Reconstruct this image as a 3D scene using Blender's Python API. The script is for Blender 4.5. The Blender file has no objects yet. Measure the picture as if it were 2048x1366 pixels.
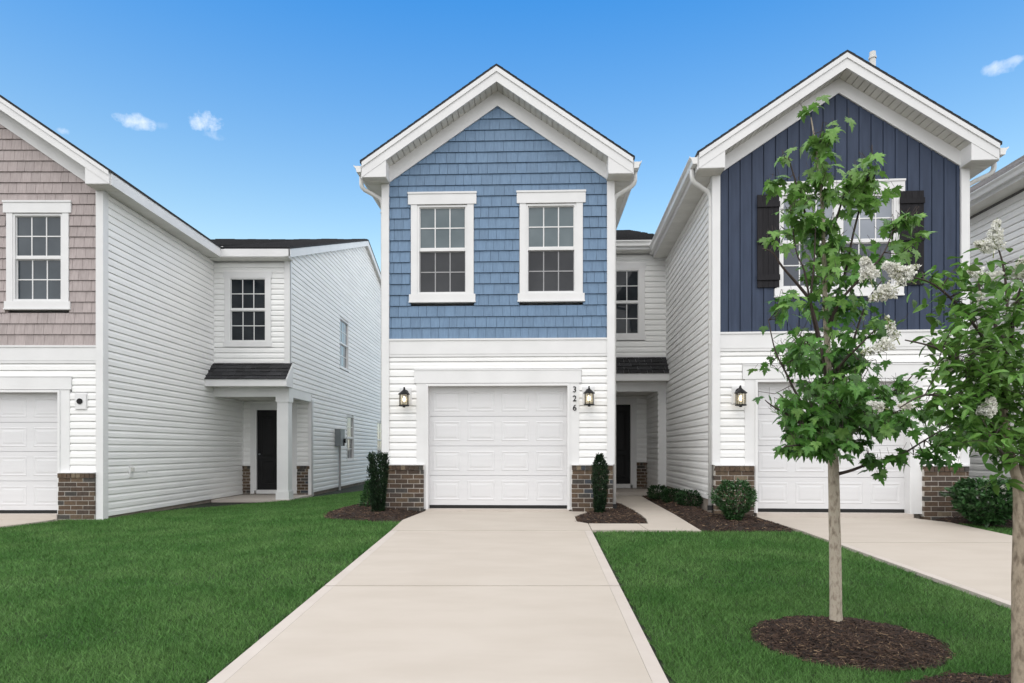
import bpy, math, random
import numpy as np
from mathutils import Vector, Matrix, Euler, noise

random.seed(7); np.random.seed(7)
R = math.radians
SC = bpy.context.scene
COL = SC.collection

# ------------------------------------------------------------------ camera, sky, sun, exposure
CAM_Z, F_PX, HOR, CX = 1.035, 1300.0, 899.0, 1024.0
cam_d = bpy.data.cameras.new('camera'); cam = bpy.data.objects.new('camera', cam_d); COL.objects.link(cam)
cam.location = (0, 0, CAM_Z); cam.rotation_euler = (R(90), 0, 0)
cam_d.sensor_width = 36; cam_d.lens = F_PX / 2048 * 36
cam_d.shift_y = (HOR - 683) / 2048
cam_d.clip_start = 0.05; cam_d.clip_end = 2000
SC.camera = cam

SUN_EL, SUN_AZ = 52, 200        # azimuth clockwise from +y (view direction): behind the camera
world = bpy.data.worlds.new('World'); SC.world = world; world.use_nodes = True
def build_world():
    nt = world.node_tree; N = nt.nodes; L = nt.links; N.clear()
    out = N.new('ShaderNodeOutputWorld'); bg = N.new('ShaderNodeBackground')
    sky = N.new('ShaderNodeTexSky'); sky.sky_type = 'NISHITA'; sky.sun_disc = False
    sky.sun_elevation = R(SUN_EL); sky.sun_rotation = R(SUN_AZ); sky.air_density = 1.0; sky.dust_density = 0.6; sky.ozone_density = 1.6
    tc = N.new('ShaderNodeTexCoord')
    hsv = N.new('ShaderNodeHueSaturation'); hsv.inputs['Saturation'].default_value = SKY_SAT; hsv.inputs['Value'].default_value = 1.0
    L.new(sky.outputs[0], hsv.inputs['Color'])
    def vm(op, a, b=None):
        n = N.new('ShaderNodeVectorMath'); n.operation = op
        for i, v in ((0, a), (1, b)):
            if v is None: continue
            if hasattr(v, 'is_output'): L.new(v, n.inputs[i])
            else: n.inputs[i].default_value = v
        return n.outputs['Value'] if op in ('DOT_PRODUCT', 'LENGTH') else n.outputs[0]
    def m(op, a, b=0.0, clamp=False):
        n = N.new('ShaderNodeMath'); n.operation = op; n.use_clamp = clamp
        for i, v in ((0, a), (1, b)):
            if hasattr(v, 'is_output'): L.new(v, n.inputs[i])
            else: n.inputs[i].default_value = v
        return n.outputs[0]
    nz = N.new('ShaderNodeTexNoise'); nz.inputs['Scale'].default_value = 30; nz.inputs['Detail'].default_value = 7; nz.inputs['Roughness'].default_value = 0.62
    L.new(tc.outputs['Generated'], nz.inputs['Vector'])
    nz2 = N.new('ShaderNodeTexNoise'); nz2.inputs['Scale'].default_value = 11; nz2.inputs['Detail'].default_value = 6
    L.new(tc.outputs['Generated'], nz2.inputs['Vector'])
    nz3 = N.new('ShaderNodeTexNoise'); nz3.inputs['Scale'].default_value = 2.6; nz3.inputs['Detail'].default_value = 7; nz3.inputs['Roughness'].default_value = 0.55
    L.new(tc.outputs['Generated'], nz3.inputs['Vector'])
    total = None
    # direction (degrees right of +y, elevation), half size in degrees, density
    for az, el, w, h, dens in CLOUDS:
        a, e = R(az), R(el)
        c = Vector((math.sin(a)*math.cos(e), math.cos(a)*math.cos(e), math.sin(e)))
        rt = Vector((math.cos(a), -math.sin(a), 0)); up = rt.cross(c)
        d = vm('SUBTRACT', tc.outputs['Generated'], tuple(c))
        u = m('DIVIDE', vm('DOT_PRODUCT', d, tuple(rt)), math.sin(R(w)))
        v = m('DIVIDE', vm('DOT_PRODUCT', d, tuple(up)), math.sin(R(h)))
        r2 = m('ADD', m('MULTIPLY', u, u), m('MULTIPLY', v, v))
        fall = m('SUBTRACT', 1.0, r2)
        s = m('ADD', fall, m('MULTIPLY', m('SUBTRACT', nz.outputs['Fac'], 0.55), 5.0))
        s = m('MULTIPLY', s, 0.62*dens, True)
        near = m('SUBTRACT', 1.25, m('MULTIPLY', r2, 0.32), True)
        front = m('GREATER_THAN', vm('DOT_PRODUCT', tc.outputs['Generated'], tuple(c)), 0.8)
        s = m('MULTIPLY', m('MULTIPLY', s, near), front)
        total = s if total is None else m('MAXIMUM', total, s)
    # unseen cloud cover (panes mirror it), widened and brightened to light the side walls
    sp = N.new('ShaderNodeSeparateXYZ'); L.new(tc.outputs['Generated'], sp.inputs[0])
    wig = m('MULTIPLY', m('SUBTRACT', nz3.outputs['Fac'], .5), .25)
    offz = m('DIVIDE', m('SUBTRACT', m('ADD', sp.outputs['Z'], wig), .68), .12, True)
    offy = m('DIVIDE', m('SUBTRACT', .60, m('ADD', sp.outputs['Y'], wig)), .15, True)
    off = m('MAXIMUM', offz, offy)
    cov = m('MULTIPLY', m('SUBTRACT', nz3.outputs['Fac'], .24), 5.0, True)
    total = m('MAXIMUM', total, m('MULTIPLY', off, cov))
    elv = m('DIVIDE', m('SUBTRACT', sp.outputs['Z'], .26), .32, True)
    tm = N.new('ShaderNodeMix'); tm.data_type = 'RGBA'; L.new(elv, tm.inputs['Factor'])
    tm.inputs['B'].default_value = (*TINT_HIGH, 1)
    th = N.new('ShaderNodeMix'); th.data_type = 'RGBA'; L.new(m('DIVIDE', sp.outputs['Z'], .26, True), th.inputs['Factor'])
    th.inputs['A'].default_value = (1.15, 1.2, 1.35, 1); th.inputs['B'].default_value = (*TINT_LOW, 1); L.new(th.outputs['Result'], tm.inputs['A'])
    cm = N.new('ShaderNodeMix'); cm.data_type = 'RGBA'; L.new(off, cm.inputs['Factor'])
    cm.inputs['A'].default_value = (CLOUD_L, CLOUD_L*1.02, CLOUD_L*1.06, 1); cm.inputs['B'].default_value = (*OVERCAST, 1)
    tint = N.new('ShaderNodeMix'); tint.data_type = 'RGBA'; tint.blend_type = 'MULTIPLY'; tint.inputs['Factor'].default_value = 1
    L.new(hsv.outputs[0], tint.inputs['A']); L.new(tm.outputs['Result'], tint.inputs['B'])
    mix = N.new('ShaderNodeMix'); mix.data_type = 'RGBA'
    L.new(total, mix.inputs['Factor']); L.new(tint.outputs['Result'], mix.inputs['A'])
    L.new(cm.outputs['Result'], mix.inputs['B'])
    L.new(mix.outputs['Result'], bg.inputs['Color']); bg.inputs['Strength'].default_value = SKY_STR
    L.new(bg.outputs[0], out.inputs['Surface'])
SKY_STR, SKY_SAT, CLOUD_L = 0.15, 1.15, 6.3
TINT_LOW, TINT_HIGH = (1.9, 1.60, 1.14), (.46, 1.20, 1.52)
OVERCAST = (9.2, 9.2, 9.35)  # radiance of the unseen cloud cover, raised to lift the side walls
def azel(px, py):
    v = Vector(((px-CX), F_PX, HOR-py)); v.normalize()
    return math.degrees(math.atan2(v.x, v.y)), math.degrees(math.asin(v.z))
CLOUDS = []
for px, py, w, h, dn in ((415, 248, 1.25, 0.85, 1.0), (425, 272, 1.1, 0.6, 0.55), (268, 242, 1.4, 0.55, 0.8), (131, 262, 0.6, 0.3, 0.6),
                         (332, 252, 0.7, 0.35, 0.2), (1998, 136, 1.0, 0.5, 0.6), (2020, 124, 0.7, 0.3, 0.5)):
    a, e = azel(px, py); CLOUDS.append((a, e, w, h, dn))
build_world()

sun_d = bpy.data.lights.new('sun', 'SUN'); sun = bpy.data.objects.new('sun', sun_d); COL.objects.link(sun)
sun_d.energy = .5; sun_d.angle = R(34); sun_d.color = (1.0, 0.94, 0.86)
a, e = R(SUN_AZ), R(SUN_EL)
sd = Vector((math.sin(a)*math.cos(e), math.cos(a)*math.cos(e), math.sin(e)))
sun.rotation_euler = sd.to_track_quat('Z', 'Y').to_euler()
vs = SC.view_settings; vs.view_transform = 'Standard'; vs.look = 'None'; vs.gamma = 1; vs.use_curve_mapping = False; vs.exposure = 0.36
SC.cycles.max_bounces = 8; SC.cycles.diffuse_bounces = 6

# ------------------------------------------------------------------ materials
def mat(name, col, rough=0.6, col2=None, nscale=8, ndetail=4, bump=0.0, bscale=60, rand=0.0, stretch=None, spec=0.5, emit=None, island=0.0, metallic=0, trans=0, spread=(0.35, 0.65)):
    m = bpy.data.materials.new(name); m.use_nodes = True
    nt = m.node_tree; N = nt.nodes; L = nt.links; p = N['Principled BSDF']
    p.inputs['Base Color'].default_value = (*col, 1); p.inputs['Roughness'].default_value = rough
    p.inputs['Specular IOR Level'].default_value = spec; p.inputs['Metallic'].default_value = metallic
    tc = N.new('ShaderNodeTexCoord'); vec = tc.outputs['Object']
    if stretch:
        mp = N.new('ShaderNodeMapping'); mp.inputs['Scale'].default_value = stretch; L.new(vec, mp.inputs['Vector']); vec = mp.outputs[0]
    src = None
    if col2 is not None:
        nz = N.new('ShaderNodeTexNoise'); nz.inputs['Scale'].default_value = nscale; nz.inputs['Detail'].default_value = ndetail
        L.new(vec, nz.inputs['Vector'])
        rp = N.new('ShaderNodeValToRGB'); rp.color_ramp.elements[0].position = spread[0]; rp.color_ramp.elements[1].position = spread[1]
        rp.color_ramp.elements[0].color = (*col, 1); rp.color_ramp.elements[1].color = (*col2, 1)
        L.new(nz.outputs['Fac'], rp.inputs['Fac']); src = rp.outputs[0]
    if rand or island:
        hs = N.new('ShaderNodeHueSaturation'); hs.inputs['Color'].default_value = (*col, 1)
        if src: L.new(src, hs.inputs['Color'])
        if island: g = N.new('ShaderNodeNewGeometry'); rv = g.outputs['Random Per Island']; amt = island
        else: g = N.new('ShaderNodeObjectInfo'); rv = g.outputs['Random']; amt = rand
        mr = N.new('ShaderNodeMapRange'); mr.inputs['To Min'].default_value = 1-amt; mr.inputs['To Max'].default_value = 1+amt
        L.new(rv, mr.inputs['Value']); L.new(mr.outputs[0], hs.inputs['Value']); src = hs.outputs[0]
    if src: L.new(src, p.inputs['Base Color'])
    if bump:
        nb = N.new('ShaderNodeTexNoise'); nb.inputs['Scale'].default_value = bscale; nb.inputs['Detail'].default_value = 5
        L.new(vec, nb.inputs['Vector'])
        b = N.new('ShaderNodeBump'); b.inputs['Strength'].default_value = bump; b.inputs['Distance'].default_value = 0.01
        L.new(nb.outputs['Fac'], b.inputs['Height']); L.new(b.outputs[0], p.inputs['Normal'])
    if trans:
        out = [n for n in N if n.type == 'OUTPUT_MATERIAL'][0]
        t = N.new('ShaderNodeBsdfTranslucent'); mx = N.new('ShaderNodeMixShader'); mx.inputs[0].default_value = trans
        if src: L.new(src, t.inputs['Color'])
        else: t.inputs['Color'].default_value = (*col, 1)
        L.new(p.outputs[0], mx.inputs[1]); L.new(t.outputs[0], mx.inputs[2]); L.new(mx.outputs[0], out.inputs['Surface'])
    if emit:
        p.inputs['Emission Color'].default_value = (*emit[0], 1); p.inputs['Emission Strength'].default_value = emit[1]
    return m

M = {}
def glass(name, base, rough=.03, spec=.7, base2=None):  # grey sky reflection is painted into the pane base colours as soft mottling
    return mat(name, base, rough, base2, 1.5, 3, 0, spec=spec)
M['siding'] = mat('white_vinyl_siding', (.82, .82, .81), .5, (.86, .86, .85), 1.3, 5, .12, 220, rand=.025, stretch=(1, 1, 4))
M['trim'] = mat('white_trim', (.70, .70, .70), .45, (.74, .74, .74), 2.5, 5, .04, 90)
M['soffit'] = mat('off_white_soffit', (.60, .59, .55), .5, (.66, .65, .61), 4, 3, .05, 80, rand=.04)
M['gutter'] = mat('white_gutter_metal', (.74, .74, .73), .3, (.70, .70, .69), 2, 4)
M['blue'] = mat('blue_shingle', (.112, .190, .300), .55, (.142, .232, .352), 7, 5, .35, 60, rand=.07, stretch=(6, 6, .6))
M['taupe'] = mat('taupe_shingle', (.335, .285, .275), .6, (.41, .355, .345), 7, 5, .35, 60, rand=.07, stretch=(6, 6, .6))
M['navy'] = mat('navy_board', (.031, .045, .080), .6, (.040, .057, .099), 4, 5, .15, 60, rand=.04, stretch=(4, 4, .5), spec=.3)
M['roof'] = mat('charcoal_roof_shingle', (.014, .015, .017), .95, (.035, .035, .038), 60, 4, .5, 300, rand=.35)
M['roof_side'] = mat('grey_roof_shingle', (.11, .10, .10), .95, (.19, .18, .17), 25, 5, .5, 300, rand=.2)
M['mortar'] = mat('mortar', (.44, .41, .37), .95, (.54, .51, .47), 30, 5, .4, 150)
bricks_c = [(.085, .06, .048), (.105, .075, .056), (.07, .052, .045), (.062, .06, .062), (.12, .09, .068), (.075, .058, .052), (.095, .066, .05)]
for i, c in enumerate(bricks_c):
    c = (c[0]*.76, c[1]*.72, c[2]*.62)
    M['brick%d' % i] = mat('brown_brick_%s' % 'abcdefg'[i], c, .9, tuple(v*1.55 for v in c), 22, 6, .6, 110, rand=.15)
M['brick_blue'] = mat('slate_brick', (.040, .046, .055), .85, (.062, .070, .082), 22, 6, .6, 110)
M['brick_tan'] = mat('tan_brick', (.15, .115, .078), .9, (.20, .16, .11), 22, 6, .6, 110)
M['concrete'] = mat('driveway_concrete', (.452, .401, .344), .8, (.482, .431, .374), 2.2, 10, .16, 240, stretch=(.7, 1.6, 1))
M['concrete2'] = mat('concrete_edge', (.475, .425, .38), .85, (.51, .46, .415), 3, 7, .1, 240)
M['foundation'] = mat('foundation_concrete', (.25, .215, .18), .95, (.33, .29, .25), 5, 6, .4, 80)
M['door_white'] = mat('garage_door_paint', (.64, .64, .65), .42, (.67, .67, .68), 1.2, 4, .05, 300, stretch=(1, 1, 12))
M['door_dark'] = mat('dark_door', (.009, .009, .010), .5, (.013, .013, .014), 3, 4, .05, 100, spec=.2)
M['shutter'] = mat('black_brown_shutter', (.013, .0125, .0145), .7, (.020, .019, .022), 10, 5, .3, 60, rand=.12, stretch=(8, 8, .6), spec=.2)
M['black'] = mat('black_metal', (.007, .007, .008), .4, spec=.25)
M['rubber'] = mat('black_rubber', (.01, .01, .01), .8)
M['steel'] = mat('grey_meter_metal', (.15, .17, .18), .45, (.18, .20, .21), 4, 4)
M['conduit'] = mat('grey_conduit', (.33, .33, .33), .5)
M['muntin_dim'] = mat('screened_grille', (.30, .30, .31), .6)
M['glass_up'] = glass('upper_pane_reflection', (.075, .105, .118), .02, .55, (.12, .155, .17))  # grey-teal sky reflection put into the pane colour
M['glass_screen'] = glass('screened_pane', (.018, .02, .024), .15, .35, (.036, .038, .042))
M['glass_dark'] = glass('dark_pane_glass', (.006, .009, .013), .02, .3, (.022, .027, .033))
M['glass_slate'] = glass('slate_pane_glass', (.030, .042, .053), .02, .5, (.055, .070, .083))
M['glass_pale'] = glass('pale_pane_glass', (.16, .16, .16), .05, .5, (.24, .24, .24))
M['lantern_glass'] = mat('warm_lantern_glass', (.75, .70, .60), .15, trans=.0)
M['bulb'] = mat('lit_bulb', (1, .9, .7), .4, emit=((1, .86, .62), 3.2))
M['bark'] = mat('pale_maple_bark', (.22, .18, .135), .9, (.43, .375, .30), 30, 9, .9, 70, stretch=(1.6, 1.6, .7), spread=(.3, .52))
M['bark2'] = mat('smooth_myrtle_bark', (.15, .115, .08), .85, (.34, .28, .21), 26, 9, .9, 60, stretch=(1.6, 1.6, .6), spread=(.32, .55))
M['twig'] = mat('dark_twig', (.05, .035, .03), .8)
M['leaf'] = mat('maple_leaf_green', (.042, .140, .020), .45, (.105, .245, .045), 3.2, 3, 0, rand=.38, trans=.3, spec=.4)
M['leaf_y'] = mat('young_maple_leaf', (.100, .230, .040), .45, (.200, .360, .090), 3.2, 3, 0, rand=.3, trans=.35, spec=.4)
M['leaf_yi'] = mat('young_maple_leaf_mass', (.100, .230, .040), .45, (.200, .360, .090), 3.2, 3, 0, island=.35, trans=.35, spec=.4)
M['glass_grey'] = glass('cloud_reflection_pane', (.20, .225, .265), .02, .5, (.27, .295, .34))  # pale cloud reflection put into the pane colour
M['glass_mid'] = glass('dim_grey_pane', (.055, .065, .085), .05, .4, (.085, .095, .115))
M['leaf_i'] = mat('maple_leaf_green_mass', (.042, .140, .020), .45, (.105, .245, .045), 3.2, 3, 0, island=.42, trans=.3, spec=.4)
M['mleaf'] = mat('myrtle_leaf_green', (.058, .170, .026), .4, (.150, .285, .060), 3.2, 3, 0, rand=.4, trans=.28, spec=.4)
M['mleaf_i'] = mat('myrtle_leaf_green_mass', (.058, .170, .026), .4, (.150, .285, .060), 3.2, 3, 0, island=.45, trans=.28, spec=.4)
M['shrub'] = mat('shrub_leaf_green', (.024, .070, .020), .4, (.045, .115, .035), 10, 3, 0, island=.5, trans=.15, spec=.5)
M['shrub_dark'] = mat('dark_shrub_leaf', (.013, .040, .013), .5, (.026, .070, .022), 10, 3, 0, island=.5, trans=.12, spec=.3)
M['yew'] = mat('dark_needle_green', (.008, .024, .010), .55, (.016, .042, .014), 10, 3, 0, island=.5, trans=.1, spec=.4)
M['petal'] = mat('white_petal', (.86, .86, .82), .6, (.80, .79, .70), 9, 3, 0, island=.12, trans=.2)
M['bud'] = mat('green_bud', (.19, .22, .08), .6, island=.3)
M['soil'] = mat('lawn_soil', (.010, .013, .007), .95, (.018, .024, .010), 6, 6, .6, 60)
M['blade'] = mat('grass_blade', (.068, .178, .038), .6, (.118, .240, .066), 1.6, 8, 0, island=.6, trans=.25, spec=.3)
M['mulch_base'] = mat('mulch_earth', (.018, .011, .008), .95, (.035, .022, .016), 40, 5, .8, 60)
M['chip'] = mat('bark_chip', (.026, .0135, .0085), .9, (.048, .027, .017), 12, 4, .3, 90, island=.75)
M['chip_pale'] = mat('pale_bark_fibre', (.12, .075, .045), .9, (.24, .165, .10), 12, 4, .3, 90, island=.4)
M['pipe'] = mat('pvc_pipe', (.62, .62, .60), .5)

# ------------------------------------------------------------------ mesh helpers
class MB:
    def __init__(s): s.v = []; s.f = []
    def add(s, vs_, fs): b = len(s.v); s.v += [tuple(p) for p in vs_]; s.f += [tuple(i+b for i in q) for q in fs]
    def hexa(s, p): s.add(p, [(0, 3, 2, 1), (4, 5, 6, 7), (0, 1, 5, 4), (1, 2, 6, 5), (2, 3, 7, 6), (3, 0, 4, 7)])
    def box(s, x0, x1, y0, y1, z0, z1):
        s.hexa([(x0, y0, z0), (x1, y0, z0), (x1, y1, z0), (x0, y1, z0), (x0, y0, z1), (x1, y0, z1), (x1, y1, z1), (x0, y1, z1)])
    def prism(s, pts, off):          # polygon of 3d points swept along the vector off
        n = len(pts); o = Vector(off)
        a_ = [Vector(p) for p in pts]; b_ = [p+o for p in a_]
        s.add(a_+b_, [tuple(range(n))[::-1], tuple(range(n, 2*n))] + [(i, (i+1) % n, n+(i+1) % n, n+i) for i in range(n)])
    def tube(s, pts, rad, n=8, squash=None, cap=True):
        pts = [Vector(p) for p in pts]; rad = rad if hasattr(rad, '__len__') else [rad]*len(pts)
        b = len(s.v); prev = None
        for i, p in enumerate(pts):
            t = (pts[min(i+1, len(pts)-1)] - pts[max(i-1, 0)]).normalized()
            if prev is None:
                ref = Vector((0, 1, 0)) if abs(t.y) < .9 else Vector((1, 0, 0))
                u = (ref - t*ref.dot(t)).normalized()
            else: u = (prev - t*prev.dot(t)).normalized()
            prev = u; w = t.cross(u)
            for k in range(n):
                a = 2*math.pi*(k+.5)/n
                q = p + (u*math.cos(a)*(squash or 1) + w*math.sin(a))*rad[i]
                s.v.append(tuple(q))
        for i in range(len(pts)-1):
            for k in range(n):
                s.f.append((b+i*n+k, b+i*n+(k+1) % n, b+(i+1)*n+(k+1) % n, b+(i+1)*n+k))
        if cap:
            s.f.append(tuple(b+k for k in range(n))[::-1]); s.f.append(tuple(b+(len(pts)-1)*n+k for k in range(n)))
    def lathe(s, c, prof, n=12, rot=0):     # profile of (radius, z) round a vertical axis through c
        b = len(s.v)
        for r, z in prof:
            for k in range(n):
                a = 2*math.pi*k/n+rot; s.v.append((c[0]+r*math.cos(a), c[1]+r*math.sin(a), c[2]+z))
        for i in range(len(prof)-1):
            for k in range(n): s.f.append((b+i*n+k, b+i*n+(k+1) % n, b+(i+1)*n+(k+1) % n, b+(i+1)*n+k))
        s.f.append(tuple(b+k for k in range(n))[::-1]); s.f.append(tuple(b+(len(prof)-1)*n+k for k in range(n)))
    def build(s, name, m, parent=None, smooth=False, **props):
        me = bpy.data.meshes.new(name); me.from_pydata(s.v, [], s.f); me.materials.append(m)
        if smooth: me.polygons.foreach_set('use_smooth', [True]*len(me.polygons))
        me.update()
        return link(name, me, parent, **props)
def link(name, me, parent=None, loc=None, rot=None, scale=None, **props):
    o = bpy.data.objects.new(name, me); COL.objects.link(o)
    if parent is not None: o.parent = parent
    if loc is not None: o.location = loc
    if rot is not None: o.rotation_euler = rot
    if scale is not None: o.scale = (scale,)*3 if not hasattr(scale, '__len__') else scale
    for k, v in props.items(): o[k] = v
    return o
def empty(name, loc=(0, 0, 0), rz=0, parent=None, **props):
    o = link(name, None, parent, loc, (0, 0, rz), **props); o.empty_display_size = .3
    return o
def np_mesh(name, V, Fq, m, parent=None, smooth=False, **props):
    me = bpy.data.meshes.new(name); V = np.asarray(V, dtype=np.float32); Fq = np.asarray(Fq, dtype=np.int32)
    k = Fq.shape[1]; n = len(Fq)
    me.vertices.add(len(V)); me.vertices.foreach_set('co', V.ravel())
    me.loops.add(n*k); me.loops.foreach_set('vertex_index', Fq.ravel())
    me.polygons.add(n); me.polygons.foreach_set('loop_start', np.arange(0, n*k, k, dtype=np.int32))
    me.update(calc_edges=True); me.materials.append(m)
    return link(name, me, parent, **props)

class Wall:
    """A wall face in house coordinates: s runs along it, n outwards, z up."""
    def __init__(w, ox, oy, ax, ay): w.o = (ox, oy); w.a = (ax, ay); w.nn = (ay, -ax)
    def p(w, s, n, z): return (w.o[0]+w.a[0]*s+w.nn[0]*n, w.o[1]+w.a[1]*s+w.nn[1]*n, z)
    def box(w, mb, s0, s1, n0, n1, z0, z1):
        mb.hexa([w.p(s0, n1, z0), w.p(s1, n1, z0), w.p(s1, n0, z0), w.p(s0, n0, z0), w.p(s0, n1, z1), w.p(s1, n1, z1), w.p(s1, n0, z1), w.p(s0, n0, z1)])
    def prof(w, mb, sl0, sl1, sr0, sr1, prof):   # profile (n, z) swept from left to right, ends slanting with z
        z0, z1 = prof[0][1], max(q[1] for q in prof); h = max(z1-z0, 1e-6); k = len(prof)
        A = [w.p(sl0+(sl1-sl0)*(z-z0)/h, n, z) for n, z in prof]; B = [w.p(sr0+(sr1-sr0)*(z-z0)/h, n, z) for n, z in prof]
        mb.add(A+B, [tuple(range(k)), tuple(range(2*k-1, k-1, -1))] + [(i, i+k, (i+1) % k+k, (i+1) % k) for i in range(k)])

def spans(a, b, z0, z1, holes):
    """[a, b] minus the holes (s0, s1, z0, z1) that this course runs into."""
    out = [(a, b)]; zm = (z0+z1)/2
    for h in holes:
        if h[2] < zm < h[3]:
            nxt = []
            for x0, x1 in out:
                if h[1] <= x0 or h[0] >= x1: nxt.append((x0, x1)); continue
                if h[0] > x0: nxt.append((x0, h[0]))
                if h[1] < x1: nxt.append((h[1], x1))
            out = nxt
    return [q for q in out if q[1]-q[0] > .012]

CNT = {}
def siding(w, parent, s0, s1, z0, z1, holes=(), top=None, course=.1275, m='siding', max_parts=300):
    """Lap siding: one plank object for each course; top(z) narrows it to (left, right) under a roof slope."""
    z = z0; rest = MB(); key = parent.name
    while z < z1-.01:
        zt = min(z+course, z1); h = zt-z
        segs = spans(s0, s1, z, zt, holes)
        for a_, b_ in segs:
            sl0 = sl1 = a_; sr0 = sr1 = b_
            if top:
                l0, r0 = top(z); l1, r1 = top(zt)
                sl0, sl1 = max(a_, l0), max(a_, l1); sr0, sr1 = min(b_, r0), min(b_, r1)
                if sr0-sl0 < .01: continue
                if sr1 < sl1: sl1 = sr1 = (sl1+sr1)/2
            j = random.uniform(-.0008, .0008)
            prof = [(-.05, z+.0035), (.020+j, z+.0035), (.0225+j, z+.011), (.0215+j, z+h*.62), (.010, z+h*.80), (.001, z+h), (-.05, z+h)]
            CNT[key] = CNT.get(key, 0)+1
            if CNT[key] <= max_parts:
                mb = MB(); w.prof(mb, sl0, sl1, sr0, sr1, prof); mb.build('plank', M[m], parent)
            else: w.prof(rest, sl0, sl1, sr0, sr1, prof)
        z += course
    if rest.f: rest.build('plank', M[m], parent, kind='stuff')

def shingles(w, parent, s0, s1, z0, z1, holes, top, m, ex=.19):
    rest = MB(); n = 0; z = z0; row = 0
    back = MB()
    while z < z1-.03:
        zt = min(z+ex, z1)
        for a_, b_ in spans(s0, s1, z, zt, holes):
            l0, r0 = top(z); l1, r1 = top(zt)
            if min(b_, r0)-max(a_, l0) < .01: continue
            bl1, br1 = max(a_, l1), min(b_, r1)
            if br1 < bl1: bl1 = br1 = (bl1+br1)/2
            w.prof(back, max(a_, l0), bl1, min(b_, r0), br1, [(-.05, z), (-.006, z), (-.006, zt), (-.05, zt)])
            s = a_ - random.uniform(0, .12)
            while s < b_:
                wd = random.choice((.135, .155, .165, .175, .19)); x0, x1 = max(s, a_)+.0022, min(s+wd, b_)-.0022; s += wd
                if x1-x0 < .02: continue
                sl0, sl1 = max(x0, l0), max(x0, l1); sr0, sr1 = min(x1, r0), min(x1, r1)
                if sr0-sl0 < .01: continue
                if sr1 < sl1: sl1 = sr1 = (sl1+sr1)/2
                j = random.uniform(-.002, .002)
                prof = [(-.02, z+.004), (.030+j, z+.004), (.010, zt), (-.02, zt)]
                n += 1
                if n <= 300:
                    mb = MB(); w.prof(mb, sl0, sl1, sr0, sr1, prof); mb.build('shingle', M[m], parent)
                else: w.prof(rest, sl0, sl1, sr0, sr1, prof)
        z += ex
    if rest.f: rest.build('shingle', M[m], parent, kind='stuff')
    back.build('sheathing', M[m], parent)

def brick_face(w, parent, s0, s1, z0, z1, thick=.085, cap=True, ends=True):
    """Brick veneer pier: mortar core with every brick proud of it and a rowlock cap."""
    mo = MB(); w.box(mo, s0+.004, s1-.004, -.04, thick-.005, z0, z1-.004); mo.build('mortar', M['mortar'], parent)
    ch = .0805; zc = z1-(.085 if cap else 0)
    def brick(a_, b_, za, zb, pr):
        r = random.random()
        mm = M['brick_blue'] if r < .05 else M['brick_tan'] if r < .075 else M['brick%d' % random.randrange(7)]
        mb = MB(); j = lambda: random.uniform(-.0018, .0018)
        p = [w.p(a_+j(), pr+j(), za+j()), w.p(b_+j(), pr+j(), za+j()), w.p(b_, -.03, za), w.p(a_, -.03, za),
             w.p(a_+j(), pr+j(), zb+j()), w.p(b_+j(), pr+j(), zb+j()), w.p(b_, -.03, zb), w.p(a_, -.03, zb)]
        mb.hexa(p); mb.build('brick', mm, parent)
    if cap:
        k = max(1, round((s1-s0)/.078)); st = (s1-s0)/k
        for i in range(k): brick(s0+i*st+.004, s0+(i+1)*st-.004, zc+.004, z1-.003, thick+.018)
    z = zc; row = 0
    while z > z0+.02:
        za = max(z-ch+.011, z0); L_ = .213; off = (row % 2)*L_/2+random.uniform(-.01, .01)
        s = s0-off
        while s < s1:
            a_, b_ = max(s+.0055, s0), min(s+L_-.0055, s1)
            if b_-a_ > .02: brick(a_, b_, za, z-.0005, thick)
            s += L_
        z -= ch; row += 1

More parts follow.
